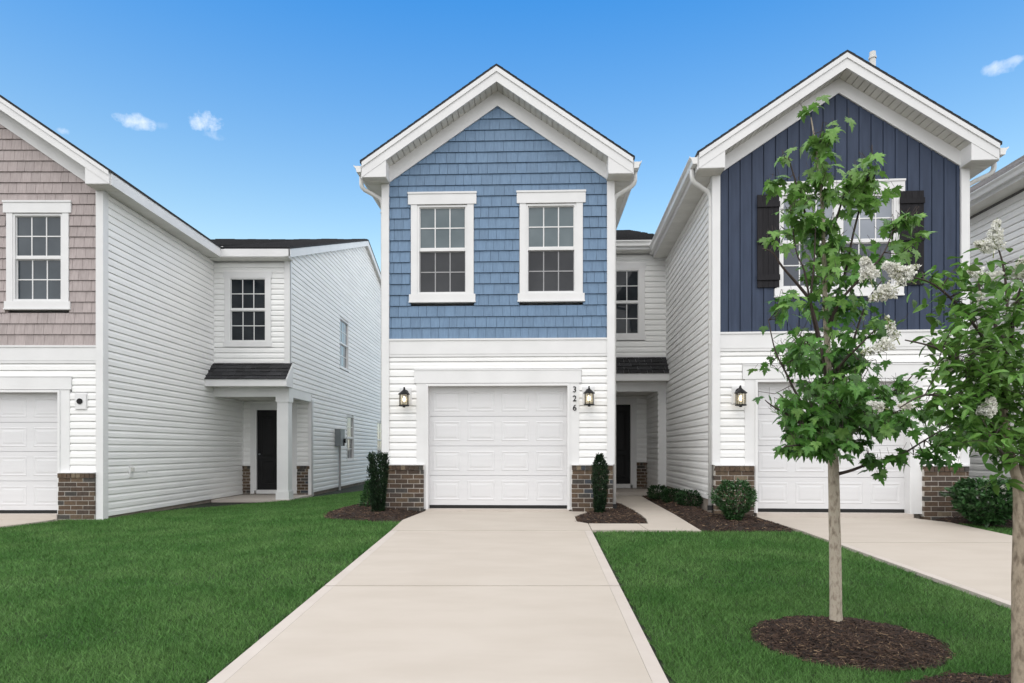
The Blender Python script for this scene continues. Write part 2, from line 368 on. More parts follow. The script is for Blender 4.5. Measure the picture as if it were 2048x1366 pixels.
def window(w, parent, g, style='header', up='glass_up', low='glass_screen', dimgrille=True, cols=3, sides=.145, lab=None, mull=None):
    """g = glass opening (s0, s1, z0, z1). Parts: window > header, jamb, sill, sash, pane, muntin."""
    s0, s1, z0, z1 = g; fr = .035
    win = MB()
    o0, o1 = s0-fr, s1+fr; ob, ot = z0-fr, z1+fr
    jb = sides-fr
    # outer vinyl frame (the window's own mesh), open in the middle
    for q in ((o0, s0, ob, ot), (s1, o1, ob, ot), (s0, s1, ob, z0), (s0, s1, z1, ot)): w.box(win, q[0], q[1], -.07, .022, q[2], q[3])
    wo = win.build('window', M['trim'], parent)
    if lab: wo['label'] = lab
    def b(name, s_0, s_1, n0, n1, z_0, z_1, m='trim'):
        mb = MB(); w.box(mb, s_0, s_1, n0, n1, z_0, z_1); return mb.build(name, M[m], wo)
    if style == 'header':
        lefts = o0-jb; rights = o1+jb
        b('jamb', lefts, o0, -.05, .034, ob-.005, ot+.01); b('jamb', o1, rights, -.05, .034, ob-.005, ot+.01)
        h = MB(); w.box(h, lefts-.048, rights+.048, -.05, .046, ot+.01, ot+.19); w.box(h, lefts-.055, rights+.055, -.05, .058, ot+.19, ot+.222); h.build('header', M['trim'], wo)
        h = MB(); w.box(h, lefts-.03, rights+.03, -.05, .046, ob-.125, ob-.005); w.box(h, lefts-.036, rights+.036, -.05, .056, ob-.15, ob-.125); h.build('sill', M['trim'], wo)
    elif style == 'casing':
        b('jamb', o0-jb, o0, -.05, .026, ob, ot); b('jamb', o1, o1+jb, -.05, .026, ob, ot)
        b('header', o0-jb-.03, o1+jb+.03, -.05, .030, ot, ot+.13); b('sill', o0-jb-.03, o1+jb+.03, -.05, .034, ob-.12, ob)
    else:
        b('sill', o0-.02, o1+.02, -.05, .035, ob-.04, ob)
    mz = (z0+z1)/2
    units = [(s0, s1)] if not mull else [(s0, mull[0]), (mull[1], s1)]
    if mull: b('mullion', mull[0]-.002, mull[1]+.002, -.06, .020, z0, z1)
    for u0, u1 in units:
        b('meeting_rail', u0, u1, -.045, .004, mz-.022, mz+.026)
        for a_, b_, gn, gm, mm in ((mz+.026, z1, -.022, up, 'trim'), (z0, mz-.022, -.04, low, 'muntin_dim' if dimgrille else 'trim')):
            st = .014
            sash = MB()
            for q in ((u0, u0+st, a_, b_), (u1-st, u1, a_, b_), (u0+st, u1-st, a_, a_+st), (u0+st, u1-st, b_-st, b_)):
                w.box(sash, q[0], q[1], gn-.02, gn+.012, q[2], q[3])
            sash.build('sash', M['muntin_dim' if (dimgrille and a_ == z0) else 'trim'], wo)
            cw = (u1-u0-2*st)/cols; rh = (b_-a_-2*st)/2; mh = .0095
            for i in range(cols):
                for k in range(2):
                    x0, x1 = u0+st+i*cw, u0+st+(i+1)*cw; y0, y1 = a_+st+k*rh, a_+st+(k+1)*rh
                    jit = random.uniform(-.0012, .0012)
                    mb = MB(); mb.add([w.p(x0, gn+jit, y0), w.p(x1, gn-jit, y0), w.p(x1, gn, y1), w.p(x0, gn+jit, y1)], [(0, 1, 2, 3)]); mb.build('pane', M[gm], wo)
            for i in range(1, cols):
                x = u0+st+i*cw; b('muntin', x-mh, x+mh, gn+.0015, gn+.009, a_+st, b_-st, mm)
            b('muntin', u0+st, u1-st, gn+.0018, gn+.0094, a_+st+rh-mh, a_+st+rh+mh, mm)
    return wo

def garage_door(w, parent, s0, s1, z1):
    """Opening s0..s1, 0..z1. Casing, stop, four sections of four raised panels."""
    cs = MB()
    t = .175
    w.box(cs, s0-t, s0, -.05, .03, 0.0, z1+.02); cas = cs.build('garage_casing', M['trim'], parent)
    cs = MB(); w.box(cs, s1, s1+t, -.05, .03, 0.0, z1+.02); cs.build('garage_casing', M['trim'], parent)
    h = MB(); w.box(h, s0-t-.035, s1+t+.035, -.05, .042, z1+.02, z1+.24); w.box(h, s0-t-.04, s1+t+.04, -.05, .05, z1+.24, z1+.262); h.build('header', M['trim'], cas)
    st = MB()
    w.box(st, s0, s0+.028, -.16, .045, 0.0, z1); w.box(st, s1-.028, s1, -.16, .045, 0.0, z1); w.box(st, s0+.028, s1-.028, -.16, .045, z1-.028, z1); 
    w.box(st, s0-.012, s0, .03, .045, 0, z1+.012); w.box(st, s1, s1+.012, .03, .045, 0, z1+.012); w.box(st, s0, s1, .03, .045, z1, z1+.012)
    st.build('stop', M['trim'], cas)
    d0, d1 = s0+.028, s1-.028; zb = .058; hsec = (z1-.028-zb)/4
    gd_ = MB(); w.box(gd_, d0, d1, -.20, -.165, zb, z1-.02); go = gd_.build('garage_door', M['door_white'], parent)
    for k in range(4):
        za, zb_ = zb+k*hsec+.003, zb+(k+1)*hsec-.003
        mb = MB(); w.box(mb, d0, d1, -.165, -.13, za, zb_); mb.build('section', M['door_white'], go)
        pw = (d1-d0)/4
        for i in range(4):
            c0, c1 = d0+i*pw+.06, d0+(i+1)*pw-.06; q0, q1 = za+.085, zb_-.085; n = -.13
            rings = [(0, .0), (.012, -.009+.012), (.022, .011), (.05, .013), (.062, .004)]
            mb = MB(); V = []
            for ins, dn in [(0, .0005), (.010, .005), (.020, .005), (.032, .001), (.050, .001), (.075, .0055)]:
                V += [w.p(c0+ins, n+dn, q0+ins), w.p(c1-ins, n+dn, q0+ins), w.p(c1-ins, n+dn, q1-ins), w.p(c0+ins, n+dn, q1-ins)]
            F_ = []
            for r in range(5):
                for e_ in range(4): F_.append((r*4+e_, r*4+(e_+1) % 4, (r+1)*4+(e_+1) % 4, (r+1)*4+e_))
            F_.append((20, 21, 22, 23)); mb.add(V, F_); mb.build('raised_panel', M['door_white'], go)
    mb = MB(); w.box(mb, d0, d1, -.17, -.125, .004, zb); mb.build('bottom_seal', M['rubber'], go)

def entry_door(w, parent, s0, s1, z0, z1, m='door_dark'):
    d = MB(); w.box(d, s0, s1, -.09, -.05, z0, z1); do = d.build('entry_door', M[m], parent)
    pw = (s1-s0)
    for a_, b_ in ((.12, .47), (.53, .88)):
        for c_, e_ in ((.08, .36), (.42, .92)):
            x0, x1 = s0+pw*a_, s0+pw*b_; q0, q1 = z0+(z1-z0)*c_, z0+(z1-z0)*e_
            mb = MB(); V = []
            for ins, dn in [(0, .0), (.014, -.010+.018), (.03, .002), (.055, .008)]:
                V += [w.p(x0+ins, -.05+dn+.0005, q0+ins), w.p(x1-ins, -.05+dn+.0005, q0+ins), w.p(x1-ins, -.05+dn+.0005, q1-ins), w.p(x0+ins, -.05+dn+.0005, q1-ins)]
            F_ = [(r*4+k, r*4+(k+1) % 4, (r+1)*4+(k+1) % 4, (r+1)*4+k) for r in range(3) for k in range(4)]+[(12, 13, 14, 15)]
            mb.add(V, F_); mb.build('door_panel', M[m], do)
    f = MB(); cw = .055
    w.box(f, s0-cw, s0, -.09, .012, z0-.02, z1+cw); w.box(f, s1, s1+cw, -.09, .012, z0-.02, z1+cw); w.box(f, s0, s1, -.09, .012, z1, z1+cw); w.box(f, s0, s1, -.09, .02, z0-.10, z0)
    f.build('frame', M['trim'], do)
    c = MB(); w.box(c, s0-cw-.10, s0-cw, -.05, .026, z0-.1, z1+cw); w.box(c, s1+cw, s1+cw+.10, -.05, .026, z0-.1, z1+cw); w.box(c, s0-cw-.10, s1+cw+.10, -.05, .028, z1+cw, z1+cw+.12)
    c.build('casing', M['trim'], do)
    k = MB(); k.tube([w.p(s0+.07, -.05, z0+.95), w.p(s0+.07, .0, z0+.95)], .022, 8); k.build('handle', M['steel'], do)

def main_gable(H, W, zpk, m, fas, ov, sov, depth, frieze=.257, gutters=(True, True), right_depth=None, left_depth=None):
    """Front gable: shingled slopes, rake fascia, soffit, frieze, boxed eaves, side eaves and gutters."""
    c = W/2; zt = lambda x: zpk-m*abs(x-c)
    e0, e1 = -sov, W+sov; ze = zt(e0)
    ld, rd = left_depth or depth, right_depth or depth
    for sgn, xe, dd in ((-1, e0, ld), (1, e1, rd)):
        xo = xe+sgn*.03
        mb = MB(); mb.prism([(c, -ov-.02, zpk+.002), (xo, -ov-.02, zt(xo)+.002), (xo, -ov-.02, zt(xo)+.034), (c, -ov-.02, zpk+.036)], (0, depth+ov+.02, 0))
        rf = mb.build('roof', M['roof'], H)
        tab = MB(); L_ = math.hypot(1, m); n = int(abs(xo-c)*L_/.14)
        for i in range(n):
            t0, t1 = i/n, (i+1.25)/n; t1 = min(t1, 1)
            xa, xb = xo+(c-xo)*t0, xo+(c-xo)*t1
            tab.prism([(xa, -ov-.022, zt(xa)+.036), (xa, -ov-.022, zt(xa)+.046), (xb, -ov-.022, zt(xb)+.037)], (0, depth+ov, 0))
        tab.build('shingle_course', M['roof'], rf, kind='stuff')
        # fascia: lower board and the thinner shadow board proud of it
        up_ = fas*.34
        mb = MB(); mb.prism([(c, -ov, zpk-up_), (xe, -ov, ze-up_), (xe, -ov, ze-fas), (c, -ov, zpk-fas)], (0, .03, 0)); fo = mb.build('rake_fascia', M['trim'], H)
        mb = MB(); mb.prism([(c, -ov-.018, zpk), (xe, -ov-.018, ze), (xe, -ov-.018, ze-up_), (c, -ov-.018, zpk-up_)], (0, .048, 0)); mb.build('shadow_board', M['trim'], fo)
        # frieze on the wall below the soffit
        xw = 0 if sgn < 0 else W; fz = lambda x: zt(x)-fas
        mb = MB(); mb.prism([(c, -.046, fz(c)), (xw+sgn*.002, -.046, fz(xw)), (xw+sgn*.002, -.046, fz(xw)-frieze), (c, -.046, fz(c)-frieze)], (0, .07, 0)); mb.build('frieze_board', M['trim'], H)
        # sloping soffit in narrow panels between fascia and wall
        k = 20; xb0 = xw-sgn*.09
        so = MB(); so.prism([(c, -ov+.03, fz(c)+.034), (xb0, -ov+.03, fz(xb0)+.034), (xb0, -ov+.03, fz(xb0)+.04), (c, -ov+.03, fz(c)+.04)], (0, ov-.03, 0)); sf = so.build('soffit', M['soffit'], H)
        for i in range(k):
            xa, xb = c+(xb0-c)*(i+.06)/k, c+(xb0-c)*(i+.94)/k
            pb = MB(); pb.prism([(xa, -ov+.03, fz(xa)+.002), (xb, -ov+.03, fz(xb)+.002), (xb, -ov+.03, fz(xb)+.012), (xa, -ov+.03, fz(xa)+.012)], (0, ov-.034, 0)); pb.build('soffit_panel', M['soffit'], sf)
        # boxed return at the corner
        zb = fz(xe); xi = xw-sgn*.105
        mb = MB(); mb.prism([(xe, -ov+.006, zb), (xi, -ov+.006, zb), (xi, -ov+.006, fz(xi)), ], (0, ov-.010, 0)); bx = mb.build('eave_return', M['trim'], H)
        for q in range(3):
            mb = MB(); mb.box(min(xe, xi)+.004, max(xe, xi)-.004, -ov+.02+q*(ov-.03)/3, -ov+.02+(q+.95)*(ov-.03)/3, zb-.008, zb-.001); mb.build('return_panel', M['soffit'], bx)
        # side eave: soffit panels, fascia, gutter
        x0, x1 = min(xe, xw), max(xe, xw); y = 0.0; pl = .24
        sb = MB(); sb.box(x0, x1, 0, dd, zb+.006, zb+.03); sbo = sb.build('soffit', M['soffit'], H)
        while y < dd-.02:
            pb = MB(); pb.box(x0+.003, x1-.003, y+.003, min(y+pl, dd)-.003, zb-.004, zb+.006); pb.build('soffit_panel', M['soffit'], sbo); y += pl
        mb = MB(); mb.box(min(xe, xe+sgn*.02), max(xe, xe+sgn*.02), -ov+.032, dd, zb-.008, ze-.002); mb.build('eave_fascia', M['trim'], H)
        if gutters[0 if sgn < 0 else 1]:
            g0 = xe+sgn*.021; gz = ze-.045
            mb = MB(); pr = [(g0, gz-.012), (g0, gz-.115), (g0+sgn*.075, gz-.115), (g0+sgn*.088, gz-.055), (g0+sgn*.125, gz-.012), (g0+sgn*.125, gz+.003), (g0+sgn*.115, gz+.003), (g0+sgn*.112, gz-.012)]
            mb.prism([(x_, -ov+.01, z_) for x_, z_ in pr], (0, dd+ov-.01, 0)); mb.build('gutter', M['gutter'], H)
    return zt

def downspout(H, pts, wall_x, y, ztop, zbot, sgn, elbow_x, elbow_y):
    mb = MB(); path = [(elbow_x, elbow_y, ztop+.17), (elbow_x, elbow_y, ztop+.02), (elbow_x-sgn*.012, elbow_y+.01, ztop-.03), (elbow_x-sgn*.05, elbow_y+.03, ztop-.07), (wall_x+sgn*.16, y-.03, ztop-.13), (wall_x+sgn*.085, y-.01, ztop-.17), (wall_x+sgn*.05, y, ztop-.22), (wall_x+sgn*.036, y, ztop-.30), (wall_x+sgn*.035, y, zbot)]
    mb.tube(path, .037, 12, smooth_sq); d = mb.build('downspout', M['gutter'], H, smooth=True)
    for z_ in (ztop-.42-(.0), (ztop+zbot)*.5):
        b = MB(); b.box(wall_x+sgn*.035-.042, wall_x+sgn*.035+.042, y-.042, y+.042, z_-.006, z_+.006); b.build('joint_band', M['gutter'], d)
    b = MB(); b.tube([(wall_x+sgn*.035, y, zbot+.01), (wall_x+sgn*.035, y-.01, zbot-.07)], .052, 12); b.build('drain_adaptor', M['rubber'], d)
smooth_sq = 1.0

class House:
    def __init__(h, x, y, z, th, label):
        h.root = empty('town_house', (x, y, z), -R(th), label=label, category='house')
        h.x, h.y, h.z, h.th = x, y, z, R(th)
    def loc(h, px, py, axis='y', val=0.0):
        """Photo measurement to house coordinates on the plane axis = val."""
        d = Vector(((px-CX)/F_PX, 1.0, (HOR-py)/F_PX)); o = Vector((-h.x, -h.y, CAM_Z-h.z))
        rm = Matrix.Rotation(h.th, 3, 'Z'); d = rm @ d; o = rm @ o
        i = 0 if axis == 'x' else 1; t = (val-o[i])/d[i]; p = o+d*t
        return p

def slope_top(W, zpk, m, low):       # wall width available at height z below the frieze bottom
    c = W/2
    def f(z):
        hw = (zpk-low-z)/m
        return (c-hw-.02, c+hw+.02)
    return f

def shingle_roof(H, parent, x0, x1, ye, zeave, yw, zwall, ex=.14, name='roof_shingle', m='roof', tabs=True):
    """Small shed roof sloping from the wall down to an eave towards -y, tab by tab."""
    L_ = math.hypot(yw-ye, zwall-zeave); n = max(1, math.ceil(L_/ex)); dy, dz = (yw-ye)/L_, (zwall-zeave)/L_
    for i in range(n):
        a_ = i*ex; b_ = min(a_+ex+.02, L_); x = x0-random.uniform(0, .2)
        while x < x1:
            wd = random.choice((.12, .16, .2, .26, .31)); xa, xb = max(x, x0), min(x+wd-.006, x1); x += wd
            if xb-xa < .015: continue
            th = random.choice((.008, .008, .016)); drop = random.choice((0, 0, .012))
            aa = max(a_-drop*(i > 0), 0)
            P = lambda t, lift: (ye+dy*t-dz*lift, zeave+dz*t+dy*lift)
            p0 = P(aa, .012); p1 = P(aa, .012+th+.004); p2 = P(b_, .006+.004); p3 = P(b_, .0)
            mb = MB(); mb.prism([(xa, *p0), (xa, *p1), (xa, *p2), (xa, *p3)], (xb-xa, 0, 0)); mb.build(name, M[m], parent)

def porch_wing(h, W, WX, SB, door_sb, zlab, door, win_g, mirror=False, brick_l=True):
    """Recessed entry wing right of the garage bay. W: its left x, WX: its right x, SB: setback of the upper wall."""
    H = h.root; w = Wall(0, SB, 1, 0); wd = Wall(0, door_sb, 1, 0)
    zr, ze, zbm, zcl = 3.20, 2.78, 2.62, 2.40
    # upper wall with window
    g = win_g; hole = (g[0]-.15, g[1]+.15, g[2]-.15, g[3]+.16)
    siding(w, H, W, WX, zr, 5.62, [hole], None)
    window(w, H, g, 'casing', 'glass_dark', 'glass_dark', False)
    t = MB(); w.box(t, W, W+.035, .0, .03, zr, 5.62); w.box(t, W, WX, .0, .028, zr-.02, zr+.045); t.build('corner_trim', M['trim'], H)
    # porch roof
    rt = MB(); yw, ye = SB-.02, SB-.46
    x0, x1 = W+.0, WX+.10
    rt.prism([(x0, yw, zr), (x0, ye, ze), (x0, ye, ze-.02), (x0, yw, ze-.02)], (x1-x0, 0, 0)); ro = rt.build('porch_roof', M['trim'], H)
    shingle_roof(H, ro, x0+.002, x1-.015, ye-.03, ze-.02, yw, zr)
    f = MB(); f.box(x0, x1, ye-.012, ye+.02, ze-.17, ze-.008); f.build('porch_fascia', M['trim'], ro)
    f = MB(); f.prism([(x1-.022, yw, zr-.012), (x1-.022, ye-.002, ze-.012), (x1-.022, ye-.002, ze-.17), (x1-.022, yw, ze-.17)], (.024, 0, 0)); f.build('end_panel', M['trim'], ro)
    s = MB(); s.box(x0, x1-.024, ye+.02, yw+.05, ze-.168, ze-.15); s.build('porch_soffit', M['soffit'], ro)
    # beam
    b = MB(); b.box(W, WX+.012, SB-.04, SB+.14, zcl, ze-.168); b.build('beam', M['trim'], H)
    c = MB(); c.box(W, WX, SB+.14, door_sb, zcl+.03, zcl+.06); c.build('porch_ceiling', M['soffit'], H)
    # entry wall with door
    s0, s1, z0, z1 = door
    bricks = [(W, s0-.155), (s1+.155, WX-.02)]
    siding(wd, H, W, WX, .70, zcl+.03, [(s0-.155, s1+.155, -1, z1+.175)], None)
    entry_door(wd, H, s0, s1, z0, z1)
    for a_, b_ in bricks:
        if b_-a_ > .06: brick_face(wd, H, a_, b_, -.12, .70, .045)
    t = MB(); wd.box(t, W, W+.04, 0, .03, .70, zcl+.03); t.build('corner_trim', M['trim'], H)
    sl = MB(); sl.box(W+.01, WX+.05, SB-.12, door_sb, -.3, zlab); sl.build('porch_slab', M['concrete2'], H)

# ------------------------------------------------------------------ the ground
def smooth(a_, b_, x):
    t = max(0.0, min(1.0, (x-a_)/(b_-a_))); return t*t*(3-2*t)
def gd(y): return -.022-.045*max(0.0, min(11.25-y, 9.5))          # concrete surface level
def ground(x, y):
    base = gd(y)-.035
    left = (1-smooth(-6.0, -2.4, x)); base -= left*.16*smooth(3.5, 11, y)
    if y > 11.3: base -= .01*smooth(11.3, 17, y)*(1-smooth(-3, -1.5, x))
    base += .035*smooth(2.5, 4.0, x)*smooth(10.5, 12, y)
    return base
def build_ground():
    xs = [-600, -200, -80, -40, -25] + [x*.5 for x in range(-36, 37)] + [25, 40, 80, 200, 600]
    ys = [-300, -100, -40, -15] + [y*.5 for y in range(-16, 62)] + [35, 45, 80, 200, 600, 1200]
    V = [(x, y, ground(x, y)) for y in ys for x in xs]; n = len(xs)
    F_ = [(j*n+i, j*n+i+1, (j+1)*n+i+1, (j+1)*n+i) for j in range(len(ys)-1) for i in range(n-1)]
    mb = MB(); mb.add(V, F_); mb.build('ground', M['soil'], None, smooth=True, kind='structure')
build_ground()

# driveways and walk: edges measured at distance y
def dl(y): return -1.60-.0195*(9.27-y)          # left edge of the near driveway
def dr(y): return 1.13-.036*(9.27-y)
def rl(y): return 4.10+.030*(9.27-y)
def rr(y): return 6.72+.06*(9.95-y)
dl = lambda y: -1.715-.0185*(9.27-y)
def slab(parent, pts, th=.12, m='concrete', name='slab'):
    mb = MB(); n = len(pts)
    top = [(x, y, gd(y)) for x, y in pts]; bot = [(x, y, gd(y)-th) for x, y in pts]
    mb.add(top+bot, [tuple(range(n)), tuple(range(2*n-1, n-1, -1))] + [(i, (i+1) % n, n+(i+1) % n, n+i) for i in range(n)])
    return mb.build(name, M[m], parent)
def driveway(lf, rf, ys, top_pts, name_label):
    d = empty('driveway', (0, 0, 0), kind='structure')
    g = .011; bw = .10
    for i in range(len(ys)-1):
        a_, b_ = ys[i]+g, ys[i+1]-g
        slab(d, [(lf(a_)+bw, a_), (rf(a_)-bw, a_), (rf(b_)-bw, b_), (lf(b_)+bw, b_)])
        for f, s in ((lf, 1), (rf, -1)):
            q = [(f(a_), a_), (f(a_)+s*(bw-.002), a_), (f(b_)+s*(bw-.002), b_), (f(b_), b_)]
            slab(d, q if s > 0 else q[::-1], .12, 'concrete2', 'edge_strip')
    slab(d, top_pts); return d
YS = [-2.9, .05, 3.08, 6.14, 9.23]
driveway(dl, dr, YS, [(dl(9.24), 9.24), (dr(9.24), 9.24), (dr(9.85), 9.85), (1.0, 10.05), (1.02, 10.6), (1.27, 11.05), (1.28, 11.2), (-1.50, 11.3), (-1.50, 11.15), (-1.56, 10.9), (dl(10.2)-.02, 10.2)], '')
driveway(rl, rr, [-2.9, .05, 2.6, 5.45, 8.3], [(rl(8.31), 8.31), (rr(8.31), 8.31), (6.70, 9.95), (6.45, 10.3), (6.42, 10.44), (3.97, 10.63), (3.97, 10.3), (4.02, 9.9), (rl(9.2), 9.2)], '')
def left_apron():
    d = empty('driveway', (0, 0, 0), kind='structure'); mb = MB()
    pts = [(-10.55, 11.38), (-7.93, 11.38), (-7.93, 11.15), (-8.1, 10.75), (-8.35, 10.3), (-8.42, 9.0), (-8.45, 4.0), (-11.0, 4.0), (-10.9, 10.3)]
    gz = lambda x, y: ground(-8.4, y)+.045
    n = len(pts); mb.add([(x, y, gz(x, y)) for x, y in pts]+[(x, y, gz(x, y)-.15) for x, y in pts], [tuple(range(n))[::-1], tuple(range(n, 2*n))] + [(i, (i+1) % n, n+(i+1) % n, n+i) for i in range(n)])
    mb.build('slab', M['concrete'], d)
left_apron()
def ring(cx, cy, rx, ry, n=40):
    return [(cx+rx*math.cos(2*math.pi*i/n)*(1+.03*math.sin(i*2.3)), cy+ry*math.sin(2*math.pi*i/n)*(1+.03*math.cos(i*1.7))) for i in range(n)]
walk = empty('walkway', (0, 0, 0), kind='structure')
slab(walk, [(dr(9.27)+.012, 9.27), (1.93, 9.27), (1.90, 9.84), (dr(9.85)+.012, 9.85)], m='concrete')
slab(walk, [(1.942, 9.27), (2.68, 9.2), (2.70, 10.8), (2.14, 10.8), (2.13, 10.3), (2.06, 9.84), (1.912, 9.84)], m='concrete')
slab(walk, [(2.14, 10.812), (2.70, 10.812), (2.78, 12.6), (2.14, 12.6)], m='concrete')
slab(walk, [(2.14, 12.612), (2.78, 12.612), (2.95, 14.95), (1.95, 14.95), (2.0, 14.0)], m='concrete')

# ------------------------------------------------------------------ houses
W0 = 3.96
def house_shell(h, W=W0, depth=12, wing_x=None):
    """Foundation, garage floor and the plain back of the body, shared by all the houses."""
    H = h.root
    mb = MB(); mb.box(.03, W-.03, .06, depth, -.5, -.01); mb.build('foundation', M['foundation'], H)

def front_lower(h, gx0, gx1, gz, bricks, bt=.765, band0=2.645, corner=(True, True), post_full=False):
    H = h.root; w = Wall(0, 0, 1, 0); W = W0
    t = .175
    holes = [(gx0-t-.0, gx1+t+.0, -1, gz+.02), (gx0-t-.04, gx1+t+.04, gz-.0, gz+.26)]
    siding(w, H, .0, W, bt+.01, band0, holes)
    garage_door(w, H, gx0, gx1, gz)
    for a_, b_ in bricks: brick_face(w, H, a_, b_, -.16, bt)
    for a_, b_ in bricks:
        mb = MB(); w.box(mb, a_-.004, b_+.004, -.02, .112, bt-.001, bt+.012); mb.build('drip_cap', M['trim'], H)
    mb = MB(); w.box(mb, 0, W, -.05, .03, band0, 2.665); w.box(mb, 0, W, -.05, .036, 2.69, 2.925); w.box(mb, 0, W, -.05, .03, 2.665, 2.69); w.box(mb, 0, W, -.05, .05, 2.925, 2.957); mb.build('band_board', M['trim'], H)
    sl = MB(); sl.box(gx0+.001, gx1-.001, -.10, .3, -.12, .002); sl.build('threshold', M['concrete2'], H)

def corner_posts(h, ztop_l, ztop_r, zb_l, zb_r, W=W0):
    for x, sg, zt_, zb in ((0, -1, ztop_l, zb_l), (W, 1, ztop_r, zb_r)):
        mb = MB(); a_, b_ = sorted((x+sg*.033, x-sg*.095)); mb.box(a_, b_, -.057, .0, zb, zt_)
        a_, b_ = sorted((x+sg*.033, x-sg*.001)); mb.box(a_, b_, .0, .095, zb, zt_)
        mb.build('corner_post', M['trim'], h.root)

# ---- middle house
hm = House(-2.229, 11.339, 0, 2, 'pale blue shingled house with number 326 beside its white garage door')
house_shell(hm)
ZPK, MS, FAS = 7.483, .69, .25
w = Wall(0, 0, 1, 0)
front_lower(hm, .745, 3.215, 2.165, [(0.0, .72-.02), (3.265-.005, W0)])
def glass_rect(h, px0, px1, py0, py1):
    a_ = h.loc(px0, py1); b_ = h.loc(px1, py0); return (a_.x, b_.x, a_.z, b_.z)
gL = glass_rect(hm, 839, 931, 414.5, 585); gR = glass_rect(hm, 1056, 1148.5, 412, 582.5)
gR = (gR[0], gR[1], gL[2], gL[3])
def whole(g): return (g[0]-.15, g[1]+.15, g[2]-.15, g[3]+.2)
shingles(w, hm.root, .0, W0, 2.957, 7.1, [whole(gL), whole(gR)], slope_top(W0, ZPK, MS, FAS+.11), 'blue')
window(w, hm.root, gL, lab='left window, with streaks on its lower panes'); window(w, hm.root, gR)
main_gable(hm.root, W0, ZPK, MS, FAS, .33, .305, 8.3, right_depth=4.0, left_depth=8.2)
corner_posts(hm, 5.66, 5.66, .78, .78)
wl = Wall(0, 12, 0, -1); siding(wl, hm.root, 0, 11.9, -.03, 5.66)
wr = Wall(W0, 0, 0, 1); siding(wr, hm.root, .1, 4.15, .1, 5.66)
downspout(hm.root, None, 0, .06, 5.60, .02, -1, -.37, -.12)
downspout(hm.root, None, W0, .06, 5.60, .08, 1, W0+.37, -.12)

# wing and porch between the middle and the right house
SBM = 4.15; WXM = W0+1.80
pr = hm.loc(1277, 667, 'y', SBM); pt = hm.loc(1277, 541, 'y', SBM); gwin = (pr.x-.80, pr.x, pr.z, pt.z)
pd = hm.loc(1261, 968, 'y', 5.72); pdt = hm.loc(1261, 809, 'y', 5.72)
porch_wing(hm, W0, WXM, SBM, 5.72, .03, (pd.x-.92, pd.x, .14, pdt.z), gwin)
ws = Wall(WXM-.22, 5.72, 0, -1)
siding(ws, hm.root, 0, 1.57, .05, 2.43)
mb = MB(); mb.box(WXM-.218, WXM+.03, SBM-.03, SBM+.05, -.1, 2.40); mb.build('porch_post', M['trim'], hm.root)
mb = MB(); mb.box(WXM-.36+.14, WXM+.03, SBM-.034, SBM-.03, 2.40, 2.60); mb.build('post_cap', M['trim'], hm.root)

def cross_roof(h, x0, x1, ye, ze, yr, zr, yb, zb, gutter=True, m='roof', name='upper_roof', sof=True):
    """Side-gabled roof over the rear body: front slope from the eave up to the ridge, and the slope behind it."""
    H = h.root
    mb = MB(); mb.prism([(x0, ye, ze), (x0, yr, zr), (x0, yb, zb), (x0, yb, zb-.05), (x0, yr, zr-.05), (x0, ye, ze-.03)], (x1-x0, 0, 0)); ro = mb.build(name, M[m], H)
    tab = MB(); n = int((yr-ye)/.135)
    for i in range(n):
        t0, t1 = i/n, min((i+1.2)/n, 1); x = x0+.02-random.uniform(0, .3)
        ya, yb_ = ye+(yr-ye)*t0-.012, ye+(yr-ye)*t1; za, zb_ = ze+(zr-ze)*t0, ze+(zr-ze)*t1
        while x < x1-.02:
            wd = random.choice((.3, .4, .5, .62)); xa, xb = max(x, x0+.02), min(x+wd, x1-.02); x += wd
            th = random.choice((.014, .022, .034))
            tab.prism([(xa, ya, za+.001), (xa, ya, za+th), (xa, yb_, zb_+.004), (xa, yb_, zb_+.001)], (xb-xa-.004, 0, 0))
    tab.build('shingle_course', M[m], ro, kind='stuff')
    mb = MB(); mb.box(x0, x1, ye-.0, ye+.03, ze-.21, ze-.034); mb.build('eave_fascia', M['trim'], H)
    return ro
ge = hm.loc(1250, 478, 'y', SBM-.36)
cross_roof(hm, W0+.31, WXM+.25, SBM-.30, 5.87, SBM+7.8, 8.80, SBM+12, 7.2)
mb = MB(); x0 = W0; mb.box(x0, WXM, SBM-.27, SBM, 5.655, 5.675); so = mb.build('soffit', M['soffit'], hm.root)
for i in range(18):
    a_ = W0+i*.1; pb = MB(); pb.box(a_+.002, a_+.098, SBM-.268, SBM-.002, 5.648, 5.656); pb.build('soffit_panel', M['soffit'], so)
mb = MB(); gy = SBM-.30; mb.prism([(W0+.3, gy, 5.83), (W0+.3, gy, 5.72), (W0+.3, gy-.075, 5.72), (W0+.3, gy-.088, 5.78), (W0+.3, gy-.125, 5.82), (W0+.3, gy-.125, 5.835), (W0+.3, gy-.115, 5.835), (W0+.3, gy-.112, 5.82)], (1.30, 0, 0)); mb.build('gutter', M['gutter'], hm.root)
# rear body of the middle house
mb = MB(); mb.box(.05, WXM+.05, 5.9, 16, -.5, 5.9); mb.build('rear_wall', M['siding'], hm.root)
mb = MB(); mb.box(W0+.02, WXM, SBM+.06, 5.9, 2.47, 5.9); mb.build('wing_wall', M['siding'], hm.root)

